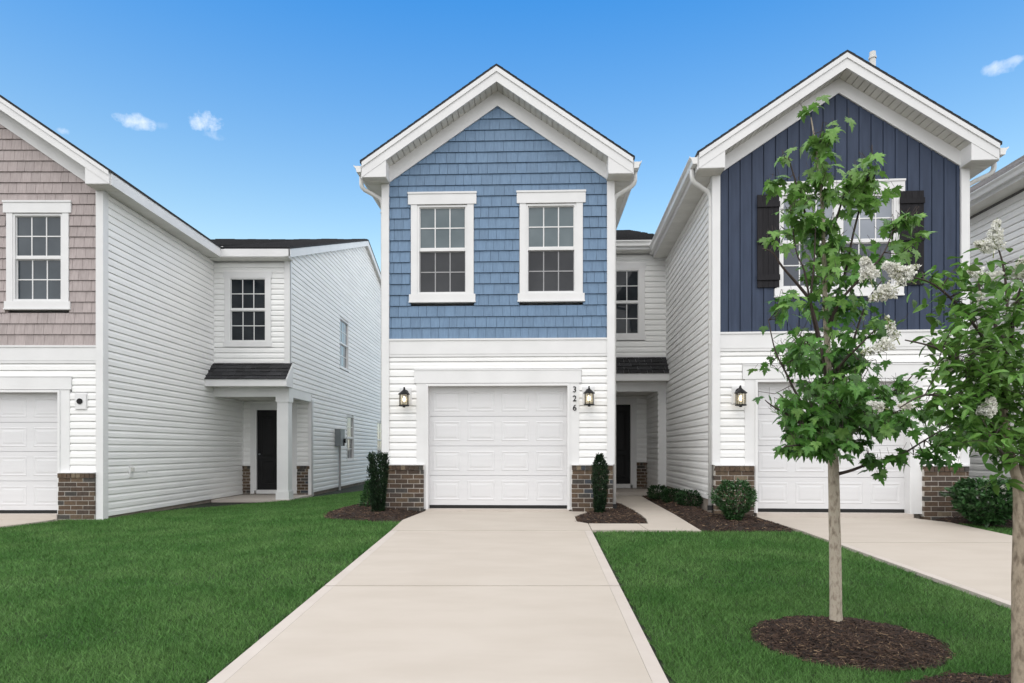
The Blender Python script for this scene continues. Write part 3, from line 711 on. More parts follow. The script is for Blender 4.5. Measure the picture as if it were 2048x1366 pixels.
# house number
cu = None
def text_mesh(ch, size, depth):
    c = bpy.data.curves.new('digit', 'FONT'); c.body = ch; c.size = size; c.extrude = depth; c.align_x = 'CENTER'; c.offset = size*.004
    o = bpy.data.objects.new('tmp', c); COL.objects.link(o)
    dg = bpy.context.evaluated_depsgraph_get(); me = bpy.data.meshes.new_from_object(o.evaluated_get(dg)); bpy.data.objects.remove(o)
    me.name = 'digit'; me.materials.clear(); me.materials.append(M['black']); return me
num = empty('house_number', (0, 0, 0), 0, hm.root)
for ch, py in (('3', 779), ('2', 797), ('6', 815.5)):
    p = hm.loc(1149, py); me = text_mesh(ch, .145, .005)
    zs = [v.co.z for v in me.vertices]; ysv = [v.co.y for v in me.vertices]; cy = (min(ysv)+max(ysv))/2
    link('digit', me, num, (p.x, -.037, p.z-cy), (R(90), 0, 0))

# ---- left house
hl = House(-7.17-W0, 11.40, -.10, 0, 'taupe shingled house at the left edge with a recessed dark entry door')
house_shell(hl)
front_lower(hl, .745, 3.215, 2.165, [(0.0, .70), (3.215+.01, 3.862)], bt=.725)
gA = glass_rect(hl, 31.6, 123, 432, 599); cxw = (gA[0]+gA[1])/2; gB = (W0-gA[1], W0-gA[0], gA[2], gA[3])
ZPL, ML, FL = 7.43, .68, .21
shingles(w, hl.root, .0, W0, 2.957, 7.06, [whole(gA), whole(gB)], slope_top(W0, ZPL, ML, FL+.11), 'taupe')
window(w, hl.root, gA, up='glass_slate', low='glass_slate', dimgrille=False); window(w, hl.root, gB, up='glass_slate', low='glass_slate', dimgrille=False)
main_gable(hl.root, W0, ZPL, ML, FL, .33, .305, 8.3, gutters=(True, False), right_depth=4.2)
corner_posts(hl, 5.66, 5.66, -.2, -.22)
wr = Wall(W0, 0, 0, 1); siding(wr, hl.root, .095, 4.2, -.05, 5.66)
siding(wr, hl.root, 4.2, 5.9, -.05, 2.43)
WXL = W0+1.82; SBL = 4.2; DSL = 5.9
a1 = hl.loc(461.5, 681, 'y', SBL); a2 = hl.loc(530.5, 557.7, 'y', SBL)
d1 = hl.loc(513, 981, 'y', DSL); d2 = hl.loc(583, 820, 'y', DSL)
porch_wing(hl, W0, WXL, SBL, DSL, -.06, (d1.x, d2.x, .06, d2.z), (a1.x, a2.x, a1.z, a2.z))
cross_roof(hl, W0+.31, WXL+.14, SBL-.33, 5.88, 12.2, 8.76, 15.9, 7.75)
cross_roof(hl, -.3, W0+.30, SBL+4.4, 7.42, 12.2, 8.755, 15.9, 7.745, name='upper_roof')
mb = MB(); mb.box(W0, WXL+.098, SBL-.30, SBL, 5.655, 5.675); so = mb.build('soffit', M['soffit'], hl.root)
for i in range(19):
    a_ = W0+i*.101; pb = MB(); pb.box(a_+.002, a_+.099, SBL-.298, SBL-.002, 5.648, 5.656); pb.build('soffit_panel', M['soffit'], so)
# column at the porch corner
col = empty('porch_column', (WXL-.13, SBL+.06, 0), 0, hl.root)
for nm, hw, z0, z1 in (('shaft', .135, .14, 2.27), ('base', .158, -.07, .14), ('capital', .158, 2.27, 2.40)):
    mb = MB(); mb.box(-hw, hw, -hw, hw, z0, z1); mb.build(nm, M['trim'], col)
# end wall under the side gable
we = Wall(WXL, 0, 0, 1)
p1 = hl.loc(676, 690, 'x', WXL)
def side_rect(px0, px1, pys):
    q = [hl.loc(px0, pys[0], 'x', WXL), hl.loc(px1, pys[1], 'x', WXL)]
    return (q[0].y, q[1].y, q[0].z, q[1].z)
def sr(px0, px1, ytop_l, ybot_l):
    a_ = hl.loc(px0, ybot_l, 'x', WXL); b_ = hl.loc(px0, ytop_l, 'x', WXL); c_ = hl.loc(px1, ybot_l, 'x', WXL)
    return (a_.y, c_.y, a_.z, b_.z)
e1 = sr(679, 695, 637, 731); e2 = sr(693, 706, 833, 918); e3 = sr(754, 772, 845, 915)
zroof = lambda s: (5.66+(s-SBL)*.355) if s < 12.2 else 8.60-(s-12.2)*.27
def end_top(z):
    lo = max(SBL, SBL+(z-5.79)/.3457)
    hi = min(15.9, 12.2+(8.56-z)/.274)
    return (lo, hi)
hol = [(e[0]-.05, e[1]+.05, e[2]-.08, e[3]+.05) for e in (e1, e2, e3)]
siding(we, hl.root, DSL, 15.9, -.02, 2.62, hol); siding(we, hl.root, SBL, 15.9, 2.62, 8.6, hol, end_top)
for e in (e1, e2, e3): window(we, hl.root, e, 'plain', 'glass_pale', 'glass_pale', False)
mb = MB(); we.box(mb, SBL-.03, SBL+.10, .0, .034, 2.62, 5.66); w2 = Wall(0, SBL, 1, 0); w2.box(mb, WXL-.10, WXL+.034, 0.031, .064-.03, 3.2, 5.66); we.box(mb, DSL-.06, DSL+.11, .0, .034, -.1, 2.45); mb.build('corner_post', M['trim'], hl.root)
mb = MB(); w2.box(mb, WXL-.105, WXL+.034, 0.0, .033, 3.2, 5.66); mb.build('corner_post', M['trim'], hl.root)
wdl = Wall(0, DSL, 1, 0); mb = MB(); wdl.box(mb, WXL-.06, WXL+.034, 0.0, .05, -.1, 2.43); mb.build('corner_post', M['trim'], hl.root)
mb = MB(); mb.box(WXL-.14, WXL+.012, SBL+.14, DSL+.05, 2.40, 2.62); mb.build('beam', M['trim'], hl.root)
# rake boards of the side gable
for (ya, za, yb_, zb_) in ((SBL-.33, 5.85, 12.2, 8.73), (12.2, 8.73, 15.9, 7.715)):
    mb = MB(); mb.prism([(WXL+.10, ya, za), (WXL+.10, yb_, zb_), (WXL+.10, yb_, zb_-.20), (WXL+.10, ya, za-.20)], (.03, 0, 0)); mb.build('rake_fascia', M['trim'], hl.root)
    mb = MB(); mb.prism([(WXL+.0, ya, za-.17), (WXL+.0, yb_, zb_-.17), (WXL+.0, yb_, zb_-.185), (WXL+.0, ya, za-.185)], (.10, 0, 0)); mb.build('soffit', M['soffit'], hl.root)
mb = MB(); mb.box(.05, WXL-.05, 6.0, 15.85, -.5, 5.6); mb.prism([(.05, 6.2, 5.6), (.05, 12.2, 8.5), (.05, 15.8, 7.5), (.05, 15.8, 5.6)], (WXL-.1, 0, 0)); mb.build('rear_wall', M['siding'], hl.root)
mb = MB(); mb.box(W0+.02, WXL-.05, SBL+.06, 6.0, 2.47, 5.7); mb.build('wing_wall', M['siding'], hl.root)
mb = MB(); mb.box(W0-.02, WXL-.03, DSL+.05, 15.8, -.5, -.02); mb.box(W0-.05, W0-.025, .05, DSL, -.5, -.045); mb.build('foundation', M['foundation'], hl.root)
# outlet with a short lead on the side wall, and the round device by the garage
p = hl.loc(259, 943, 'x', W0)
ob = empty('outlet_box', (W0+.016, p.y, p.z), 0, hl.root)
mb = MB(); mb.box(0, .03, -.05, .05, -.10, .10); mb.build('mounting_plate', M['trim'], ob)
mb = MB(); mb.box(.03, .06, -.035, .035, 0, .075); mb.build('cover', M['soffit'], ob)
mb = MB(); mb.tube([(.02, .05, .0), (.025, .3, -.012), (.022, .5, -.008)], .006, 6); mb.tube([(.022, .5, -.008), (.03, .52, -.03)], .012, 6); mb.build('lead', M['trim'], ob)
p = hl.loc(164, 803)
fx = empty('light_mount', (p.x, -.016, p.z), 0, hl.root, label='white block with a round black cover and no lamp')
mb = MB(); mb.box(-.11, .11, -.012, .0, -.15, .15); mb.box(-.085, .10, -.035, -.012, -.135, .13); mb.build('mounting_block', M['trim'], fx)
mb = MB(); mb.tube([(-.005, -.034, .0), (-.005, -.05, 0)], .05, 20); mb.build('round_cover', M['black'], fx)

# ---- right house
hr = House(3.315, 10.69, 0, 4.0, 'navy blue board and batten house with dark shutters behind the trees')
house_shell(hr)
gg0 = hr.loc(1513, 900).x; gg1 = hr.loc(1817, 900).x
front_lower(hr, gg0-.02, gg1+.03, 2.165, [(0.0, gg0-.06), (hr.loc(1842, 980).x, W0)], bt=.77)
ZPR, MR, FR = 7.275, .66, .235
ga = hr.loc(1566, 573); gb = hr.loc(1786.4, 392)
gW = (ga.x, gb.x, ga.z, gb.z); ml = (hr.loc(1667.7, 480).x, hr.loc(1685.5, 480).x)
wf = Wall(0, 0, 1, 0); top = slope_top(W0, ZPR, MR, FR+.25)
sh0 = hr.loc(1513, 480).x; sh1 = hr.loc(1557, 480).x; sh2 = hr.loc(1797, 480).x; sh3 = hr.loc(1845, 480).x
# vertical boards and battens, cut round the window
bw = .188
def zmax(s): return ZPR-FR-.235-MR*abs(s-W0/2)
i = 0; s = .05-bw
while s < W0:
    for a_, b_, nm, n1 in ((s, s+bw-.008, 'board', .014), (s+.004, s+.044, 'batten', .024)):
        a2, b2 = max(a_, 0), min(b_, W0)
        if b2-a2 < .01: continue
        zz = [(2.957, None)]
        hs0, hs1, hz0, hz1 = gW[0]-.15, gW[1]+.15, gW[2]-.15, gW[3]+.2
        parts = [(a2, b2, 2.957, None)]
        if b2 > hs0 and a2 < hs1: parts = [(a2, b2, 2.957, hz0), (a2, b2, hz1, None)] + ([(a2, hs0, hz0, hz1)] if a2 < hs0 else []) + ([(hs1, b2, hz0, hz1)] if b2 > hs1 else [])
        for pa, pb, z0, z1 in parts:
            mid = W0/2
            tops = [(pa, z1 or zmax(pa))] + ([(mid, zmax(mid))] if (z1 is None and pa < mid < pb) else []) + [(pb, z1 or zmax(pb))]
            if tops[0][1] < z0+.02 and tops[-1][1] < z0+.02: continue
            mb = MB(); pts = [wf.p(pa, n1, z0)]+[wf.p(pb, n1, z0)]+[wf.p(x_, n1, max(z_, z0+.001)) for x_, z_ in tops[::-1]]
            mb.prism(pts, (0, n1+.03, 0)); mb.build(nm, M['navy'], hr.root)
    s += bw
mb = MB(); mb.prism([(.01, .045, 2.957), (W0-.01, .045, 2.957), (W0-.01, .045, 5.5), (W0/2, .045, 6.7), (.01, .045, 5.5)], (0, .02, 0)); mb.build('sheathing', M['navy'], hr.root)
window(wf, hr.root, gW, 'header', 'glass_grey', 'glass_mid', False, mull=ml, sides=.115, lab='double window with shutters on both sides')
zt0, zt1 = gW[2]-.02, gW[3]+.06
for a_, b_ in ((sh0, sh1), (sh2, sh3)):
    so = empty('shutter', (a_, 0, 0), 0, hr.root); n = 4; wd = (b_-a_)/n
    for k in range(n):
        mb = MB(); wq = Wall(0, 0, 1, 0); wq.box(mb, k*wd+.002, (k+1)*wd-.002, .025, .046, zt0, zt1); mb.build('slat', M['shutter'], so)
    for z_ in (zt0+.16, (zt0+zt1)/2, zt1-.16):
        mb = MB(); wq.box(mb, -.006, b_-a_+.006, .046, .066, z_-.045, z_+.045); mb.build('crossbar', M['shutter'], so)
main_gable(hr.root, W0, ZPR, MR, FR, .33, .305, 8.3, frieze=.235, left_depth=4.55, right_depth=8)
corner_posts(hr, 5.54, 5.54, .785, .785)
wl = Wall(0, 12, 0, -1); siding(wl, hr.root, 0, 11.9, .19, 5.54)
mb = MB(); mb.box(-.002, .05, .12, 12, -.5, .185); mb.build('foundation', M['foundation'], hr.root)
wr = Wall(W0, 0, 0, 1); siding(wr, hr.root, .1, 8, .1, 5.54)
downspout(hr.root, None, 0, .06, 5.47, .10, -1, -.37, -.10)
downspout(hr.root, None, W0, .06, 5.47, .10, 1, W0+.37, -.10)
mb = MB(); px_ = 2.64; mb.tube([(px_, .25, 6.7), (px_, .25, 7.61)], .048, 14); mb.tube([(px_, .25, 7.50), (px_, .25, 7.53)], .06, 14); mb.build('vent_pipe', M['pipe'], hr.root, smooth=False)
cross_roof(hr, -.2, W0+1.8, SBM+.6, 6.0, SBM+8.2, 8.3, SBM+12, 7.2)
mb = MB(); mb.box(.06, W0+1.5, 5.5, 16, -.5, 5.9); mb.build('rear_wall', M['siding'], hr.root)
mb = MB(); mb.box(.04, W0-.04, .25, 5.4, -.4, 5.5); mb.build('inner_wall', M['siding'], hr.root)
mb = MB(); mb.box(.06, W0-.06, .25, 5.85, -.4, 5.6); mb.build('inner_wall', M['siding'], hm.root)
mb = MB(); mb.box(.06, W0-.06, .25, 5.95, -.4, 5.6); mb.build('inner_wall', M['siding'], hl.root)

# ---- far right house, only its side wall and eave in view
h4 = House(9.02, 10.3, 0, 2.0, 'white sided house with a weathered grey roof behind the right edge')
house_shell(h4)
wl = Wall(0, 12, 0, -1); siding(wl, h4.root, 0, 11.9, .0, 5.62)
wf4 = Wall(0, 0, 1, 0); siding(wf4, h4.root, 0, W0, .0, 5.62)
c = W0/2; zt4 = lambda x: 7.40-.66*abs(x-c)
for sgn in (-1, 1):
    xe = c+sgn*(c+.33)
    mb = MB(); mb.prism([(c, -.35, zt4(c)), (xe, -.35, zt4(xe)), (xe, -.35, zt4(xe)+.035), (c, -.35, zt4(c)+.035)], (0, 13, 0)); ro = mb.build('roof', M['roof_side'], h4.root)
    tab = MB(); n = 16
    for i in range(n):
        t0, t1 = i/n, min((i+1.25)/n, 1); xa, xb = xe+(c-xe)*t0, xe+(c-xe)*t1; y = -.35
        while y < 12.6:
            ln = random.choice((.3, .45, .6)); tab.prism([(xa-sgn*-.004, y, zt4(xa)+.036), (xa, y, zt4(xa)+.036+random.choice((.008, .014))), (xb, y, zt4(xb)+.038)], (0, ln-.005, 0)); y += ln
    tab.build('shingle_course', M['roof_side'], ro, kind='stuff')
    x0, x1 = sorted((xe, 0 if sgn < 0 else W0)); zb = zt4(xe)-.21
    mb = MB(); mb.box(x0, x1, -.3, 12, zb, zb+.03); mb.build('soffit', M['soffit'], h4.root)
    mb = MB(); mb.box(min(xe, xe+sgn*.02), max(xe, xe+sgn*.02), -.33, 12.5, zb, zt4(xe)-.003); mb.build('eave_fascia', M['trim'], h4.root)
    g0 = xe+sgn*.021; gz = zt4(xe)-.03
    mb = MB(); mb.prism([(g0, -.33, gz), (g0, -.33, gz-.115), (g0+sgn*.075, -.33, gz-.115), (g0+sgn*.088, -.33, gz-.055), (g0+sgn*.125, -.33, gz-.012), (g0+sgn*.125, -.33, gz+.003)], (0, 12.6, 0)); mb.build('gutter', M['gutter'], h4.root)
mb = MB(); mb.prism([(.0, 0.02, 5.6), (W0, 0.02, 5.6), (c, .02, 6.9)], (0, .1, 0)); mb.build('gable_wall', M['siding'], h4.root)

# ------------------------------------------------------------------ lanterns and meter
def lantern(h, px, py, label):
    p = h.loc(px, py); wp = h.root.matrix_basis @ Vector((0, 0, 0))
    rm = Matrix.Translation((h.x, h.y, h.z)) @ Matrix.Rotation(-h.th, 4, 'Z')
    L0 = empty('wall_lantern', rm @ Vector((p.x, -.018, p.z)), -h.th, label=label, category='lamp', group='black wall lanterns beside the garage doors')
    mb = MB(); mb.box(-.105, .105, -.014, 0, -.13, .17); mb.box(-.085, .085, -.03, -.014, -.11, .15); mb.build('mounting_block', M['trim'], L0)
    k = MB(); k.lathe((0, -.036, .03), [(.05, 0), (.05, .10)], 14); 
    k = MB(); k.tube([(0, -.03, .075), (0, -.05, .075)], .055, 16); k.build('backplate', M['black'], L0)
    k = MB(); k.tube([(0, -.04, .08), (0, -.075, .12), (0, -.11, .155), (0, -.15, .16), (0, -.165, .135), (0, -.16, .11)], .011, 8); k.build('arm', M['black'], L0)
    c = (0, -.16, 0)
    k = MB(); k.lathe(c, [(.098, .035), (.105, .042), (.09, .055), (.05, .09), (.03, .105), (.02, .115), (.012, .13)], 16); k.build('lantern_roof', M['black'], L0, smooth=False)
    k = MB(); k.lathe(c, [(.085, -.165), (.092, -.16), (.092, -.148), (.08, -.14)], 16); k.lathe(c, [(.02, -.185), (.028, -.175), (.012, -.165)], 10); k.build('lantern_base', M['black'], L0)
    for q in range(6):
        a_ = math.pi/6+q*math.pi/3; x, y = c[0]+.078*math.cos(a_), c[1]+.078*math.sin(a_)
        k = MB(); k.tube([(x, y, -.142), (x, y, .038)], .0055, 6); k.build('cage_bar', M['black'], L0)
    k = MB(); k.lathe(c, [(.07, -.14), (.074, -.05), (.074, .036)], 12, 0); k.build('glass', M['clear'], L0)
    k = MB(); k.lathe(c, [(.013, -.14), (.013, -.09)], 10); k.build('bulb_holder', M['soffit'], L0)
    k = MB(); k.lathe(c, [(.012, -.09), (.026, -.07), (.03, -.045), (.022, -.015), (.008, .01)], 12); k.build('bulb', M['bulb'], L0, smooth=True)
def clear_mat():
    m = bpy.data.materials.new('seeded_clear_glass'); m.use_nodes = True; N = m.node_tree.nodes; L = m.node_tree.links; N.clear()
    o = N.new('ShaderNodeOutputMaterial'); t = N.new('ShaderNodeBsdfTransparent'); g = N.new('ShaderNodeBsdfGlossy'); g.inputs['Roughness'].default_value = .1
    g.inputs['Color'].default_value = (.8, .76, .66, 1); mx = N.new('ShaderNodeMixShader'); mx.inputs[0].default_value = .14
    t.inputs['Color'].default_value = (.92, .88, .78, 1)
    L.new(t.outputs[0], mx.inputs[1]); L.new(g.outputs[0], mx.inputs[2]); L.new(mx.outputs[0], o.inputs[0]); return m
M['clear'] = clear_mat()
lantern(hm, 812, 795, 'lit black lantern left of the white garage door on the blue house')
lantern(hm, 1176.5, 793, 'lit black lantern beside the numerals 326')
lantern(hr, 1475.5, 793, 'lit black lantern on the navy house left of its garage door')

p = hl.loc(664, 893, 'x', WXL); q = hl.loc(683, 893, 'x', WXL); pt = hl.loc(664, 858, 'x', WXL)
mt = empty('electric_meter', (hl.x+WXL+.018, hl.y+(p.y+q.y)/2-.05, hl.z), 0, label='grey electric meter box with conduit on the white side wall', category='meter box')
zb = p.z; zt_ = pt.z; hw = min((q.y-p.y)/2, .26)
mb = MB(); mb.box(0, .17, -hw, hw, zb+.02, zt_); mb.build('box', M['steel'], mt)
mb = MB(); mb.box(-.0, .185, -hw-.012, hw+.012, zt_, zt_+.015); mb.build('lid', M['conduit'], mt)
mb = MB(); mb.box(.17, .18, -hw+.03, hw*.2, zb+.05, zt_-.06); mb.build('door', M['steel'], mt)
mb = MB(); mb.tube([(.17, hw*.5, (zb+zt_)/2-.08), (.24, hw*.5, (zb+zt_)/2-.08)], .07, 14); mb.build('dial', M['black'], mt)
mb = MB(); mb.box(.17, .2, hw*.3, hw*.6, zb+.03, zb+.16); mb.build('latch', M['black'], mt)
mb = MB(); mb.tube([(.07, .05, -.45), (.07, .05, zb+.02)], .035, 12); mb.build('conduit', M['conduit'], mt)

# ------------------------------------------------------------------ mulch beds
def in_poly(x, y, P):
    c_ = False; j = len(P)-1
    for i in range(len(P)):
        xi, yi = P[i]; xj, yj = P[j]
        if (yi > y) != (yj > y) and x < (xj-xi)*(y-yi)/(yj-yi)+xi: c_ = not c_
        j = i
    return c_
def dist_poly(x, y, P):
    d = 9e9
    for i in range(len(P)):
        x0, y0 = P[i]; x1, y1 = P[(i+1) % len(P)]
        L2 = (x1-x0)**2+(y1-y0)**2; t = max(0, min(1, ((x-x0)*(x1-x0)+(y-y0)*(y1-y0))/max(L2, 1e-9)))
        d = min(d, math.hypot(x-x0-t*(x1-x0), y-y0-t*(y1-y0)))
    return d
BEDS = []
def bed(P, rise, edge, nchips, size=1.0, baselevel=None):
    BEDS.append(P)
    xs = [p[0] for p in P]; ys = [p[1] for p in P]
    base = baselevel or (lambda x, y: ground(x, y)+.012)
    def hgt(x, y):
        return base(x, y)+rise*smooth(0, edge, dist_poly(x, y, P))+.006*noise.noise(Vector((x*9, y*9, 0)))
    n = 46; mb = MB(); ox, oy = min(xs), min(ys); sx, sy = (max(xs)-ox)/n, (max(ys)-oy)/n; idx = {}
    for j in range(n+1):
        for i in range(n+1):
            x, y = ox+i*sx, oy+j*sy
            inside = in_poly(x, y, P); idx[i, j] = (len(mb.v), inside); mb.v.append((x, y, hgt(x, y) if inside else base(x, y)-.05))
    for j in range(n):
        for i in range(n):
            q = [idx[i, j], idx[i+1, j], idx[i+1, j+1], idx[i, j+1]]
            if sum(t[1] for t in q) >= 1: mb.f.append(tuple(t[0] for t in q))
    mb.build('mulch_bed', M['mulch_base'], None, smooth=True, kind='structure')
    for nm, m_, cnt, ln, wd in (('mulch_chips', 'chip', nchips, (.018, .06), (.004, .014)), ('mulch_fibres', 'chip_pale', nchips//11, (.02, .09), (.0015, .004))):
        V, F_ = [], []; k = 0
        while k < cnt:
            x, y = random.uniform(min(xs), max(xs)), random.uniform(min(ys), max(ys))
            if not in_poly(x, y, P): continue
            l, wdt, t = random.uniform(*ln)*size, random.uniform(*wd)*size, random.uniform(.002, .006)*size
            R_ = Euler((random.gauss(0, .35), random.gauss(0, .28), random.uniform(0, 6.3))).to_matrix()
            o = Vector((x, y, hgt(x, y)+random.uniform(.0, .014))); b = len(V)
            for dx, dy, dz in ((-1, -1, 0), (1, -.6, 0), (1, .7, 0), (-1, 1, 0), (-.8, -.8, 1), (.9, -.5, 1), (.8, .6, 1), (-.9, .7, 1)):
                V.append(o+R_ @ Vector((dx*l/2, dy*wdt/2, dz*t)))
            F_ += [(b+4, b+5, b+6, b+7), (b, b+1, b+5, b+4), (b+1, b+2, b+6, b+5), (b+2, b+3, b+7, b+6), (b+3, b, b+4, b+7)]; k += 1
        np_mesh(nm, [tuple(v) for v in V], F_, M[m_], None, kind='stuff')
bed(ring(2.40, 4.66, .655, .57), .07, .35, 9000, .85)
bed(ring(2.83, 3.45, .68, .60), .07, .35, 6500, .85)
bed([(-3.05, 10.5), (-2.6, 10.28), (-2.1, 10.12), (dl(10.1)-.03, 10.12), (-1.60, 10.9), (-1.52, 11.2), (-2.2, 11.4), (-2.3, 13.2), (-2.9, 13.4), (-3.05, 12.2), (-3.2, 11.2)], .07, .3, 3400, 1.3)
bed([(.98, 10.0), (1.2, 9.9), (1.5, 9.87), (2.03, 9.87), (2.11, 10.3), (2.12, 11.2), (2.12, 12.6), (1.85, 13.2), (1.82, 11.3), (1.30, 11.22), (1.28, 11.0), (1.0, 10.5)], .05, .2, 2600, 1.3, lambda x, y: gd(y)-.02)
bed([(2.71, 9.22), (3.1, 9.2), (3.9, 9.22), (4.07, 9.35), (4.0, 9.9), (3.95, 10.55), (3.4, 10.62), (3.36, 11), (3.62, 14.9), (2.98, 14.9), (2.81, 12.6), (2.72, 10.8)], .07, .25, 5200, 1.3, lambda x, y: gd(y)-.02)
bed([(6.74, 9.95), (7.3, 9.45), (7.8, 9.25), (9.0, 9.2), (9.0, 12), (7.38, 12.0), (7.27, 10.4), (6.72, 10.42)], .06, .25, 3000, 1.3, lambda x, y: gd(y)-.02)

# ------------------------------------------------------------------ foliage
def maple_leaf():
    """Five pointed lobes with teeth, folded along the midrib and drooping at the tips; stalk at the origin, blade along +y."""
    half = [(0, 0), (.10, -.04), (.30, -.10), (.24, .04), (.48, .10), (.37, .17), (.56, .36), (.38, .34), (.40, .46), (.22, .36), (.17, .42), (.25, .62), (.13, .60), (.11, .76), (0, 1.0)]
    pts = half + [(-x, y) for x, y in half[-2:0:-1]]
    c = (0, .30)
    def z(x, y): return .16*abs(x)-.30*(x*x+(y-.3)**2)
    V = [(c[0], c[1], z(*c))]+[(x, y, z(x, y)) for x, y in pts]
    n = len(pts); F_ = [(0, 1+i, 1+(i+1) % n) for i in range(n)]
    return np.array(V), F_
def oval_leaf(wd=.26, pt=1.0):
    prof = [(0, 0), (.55, .12), (.95, .32), (1.0, .5), (.75, .74), (.35, .92)]
    V = []; F_ = []
    for t, (a_, y) in enumerate(prof):
        x = a_*wd; zz = -.28*y*y
        V += [(-x, y, zz+.35*x), (0, y, zz), (x, y, zz+.35*x)]
    V.append((0, pt, -.28))
    for i in range(len(prof)-1):
        b = i*3; F_ += [(b, b+1, b+4), (b, b+4, b+3), (b+1, b+2, b+5), (b+1, b+5, b+4)]
    b = (len(prof)-1)*3; F_ += [(b, b+1, b+6-3), (b+1, b+2, b+6-3)]
    return np.array(V), [f for f in F_ if len(set(f)) == 3]
def leaf_mesh(name, LV, LF, m):
    me = bpy.data.meshes.new(name); me.from_pydata([tuple(v) for v in LV], [], LF); me.materials.append(m); me.update(); return me
def scatter(parent, leaves, LV, LF, me, m_mass, nmax=300, mass_name='foliage'):
    """leaves: (location, rotation, size), nearest first; the first nmax are objects of their own."""
    leaves = sorted(leaves, key=lambda t: t[0].y-t[2]*6)
    for loc, rot, s in leaves[:nmax]: link('leaf', me, parent, loc, rot, s)
    V, F_ = [], []
    tri = np.array(LF)
    for loc, rot, s in leaves[nmax:]:
        Rm = np.array(rot.to_matrix()); F_.append(tri+sum(len(v) for v in V[-1:])*0+scatter.base); V.append((LV*s) @ Rm.T+np.array(loc)); scatter.base += len(LV)
    scatter.base = 0
    if V: np_mesh(mass_name, np.vstack(V), np.vstack(F_), m_mass, parent, kind='stuff')
scatter.base = 0
def P3(px, py, d): return Vector(((px-CX)*d/F_PX, d, CAM_Z+(HOR-py)*d/F_PX))
def polyline(root, mbs, path, r0, r1, n=8, wob=.0):
    pts = [Vector(q)-root for q in path]; out = []
    for i in range(len(pts)-1):                       # Catmull-Rom smoothing
        p0, p1, p2, p3 = pts[max(i-1, 0)], pts[i], pts[i+1], pts[min(i+2, len(pts)-1)]
        for k in range(4):
            t = k/4; q = .5*((2*p1)+(p2-p0)*t+(2*p0-5*p1+4*p2-p3)*t*t+(3*p1-p0-3*p2+p3)*t**3)
            out.append(q+Vector((random.uniform(-wob, wob), random.uniform(-wob, wob), 0)))
    out.append(pts[-1]); m_ = len(out)-1
    mbs.tube(out, [r0+(r1-r0)*(i/m_) for i in range(m_+1)], n)
    return out

# ---- young maple
D1 = 4.91
root = P3(1672, 1252, D1); root.z = ground(root.x, root.y)+.05
maple = empty('maple_tree', root, label='young maple with a pale straight trunk in the round mulch ring', category='tree')
tk = MB()
pts = [Vector((root.x, D1, root.z-.1)), P3(1671, 1160, D1), P3(1669, 1040, D1), P3(1667, 940, D1), P3(1665, 900, D1)]
polyline(root, tk, pts, .045, .036, 14, .0015); 
tk.lathe((0, 0, -.06), [(.058, 0), (.050, .05), (.0452, .12), (.042, .16)], 14)
tk.build('trunk', M['bark'], maple, smooth=True)
lead = MB(); skeleton = []
skeleton += polyline(root, lead, [P3(1665, 905, D1), P3(1661, 820, D1), P3(1655, 700, D1), P3(1650, 590, D1), P3(1647, 480, D1), P3(1643, 390, D1), P3(1634, 310, D1), P3(1622, 235, D1)], .030, .004, 8)
lead.build('leader', M['bark'], maple, smooth=True)
BR = [
 [(1662, 830, 0), (1648, 730, -.05), (1636, 660, -.08), (1620, 600, -.1), (1608, 540, -.12), (1592, 500, -.12), (1580, 410, -.1)],
 [(1640, 690, 0), (1622, 610, -.1), (1628, 530, -.12), (1631, 455, -.12)],
 [(1621, 600, -.1), (1592, 565, -.15), (1565, 534, -.2), (1545, 505, -.22), (1525, 497, -.22)],
 [(1646, 470, 0), (1616, 440, .05), (1592, 365, .05), (1576, 312, .05)],
 [(1655, 690, 0), (1672, 600, .1), (1692, 540, .12), (1706, 470, .1), (1726, 392, .1), (1742, 330, .1), (1744, 290, .1)],
 [(1650, 560, 0), (1659, 484, .1), (1687, 393, .15), (1700, 340, .15)],
 [(1655, 650, 0), (1690, 590, -.15), (1735, 545, -.2), (1768, 505, -.2), (1785, 462, -.2)],
 [(1660, 800, 0), (1700, 700, .15), (1733, 606, .2), (1765, 560, .2)],
 [(1663, 860, 0), (1625, 830, -.15), (1598, 797, -.2), (1570, 742, -.22), (1550, 700, -.2), (1537, 640, -.2)],
 [(1663, 880, 0), (1620, 858, -.2), (1580, 832, -.3), (1545, 812, -.3), (1530, 800, -.3)],
 [(1664, 895, 0), (1640, 885, -.25), (1600, 890, -.4), (1568, 893, -.45)],
 [(1664, 880, 0), (1700, 840, .1), (1750, 800, .2), (1800, 775, .2), (1830, 745, .2)],
 [(1665, 890, 0), (1700, 868, -.25), (1750, 845, -.3), (1800, 820, -.35)],
 [(1676, 948, 0), (1705, 940, -.1), (1745, 925, -.15), (1800, 910, -.25), (1850, 880, -.3), (1898, 852, -.35)],
 [(1658, 760, 0), (1690, 720, -.2), (1720, 690, -.3), (1750, 660, -.3)],
 [(1658, 740, 0), (1630, 700, .2), (1600, 670, .3)],
 [(1662, 840, 0), (1655, 800, .35), (1650, 770, .5)],
 [(1662, 850, 0), (1680, 810, -.35), (1690, 780, -.5)],
]
tips = []
br = None
for path in BR:
    b = MB(); o = polyline(root, b, [P3(x, y, D1+dz) for x, y, dz in path], .014, .0035, 6); skeleton += o; b.build('branch', M['twig'], maple, smooth=True)
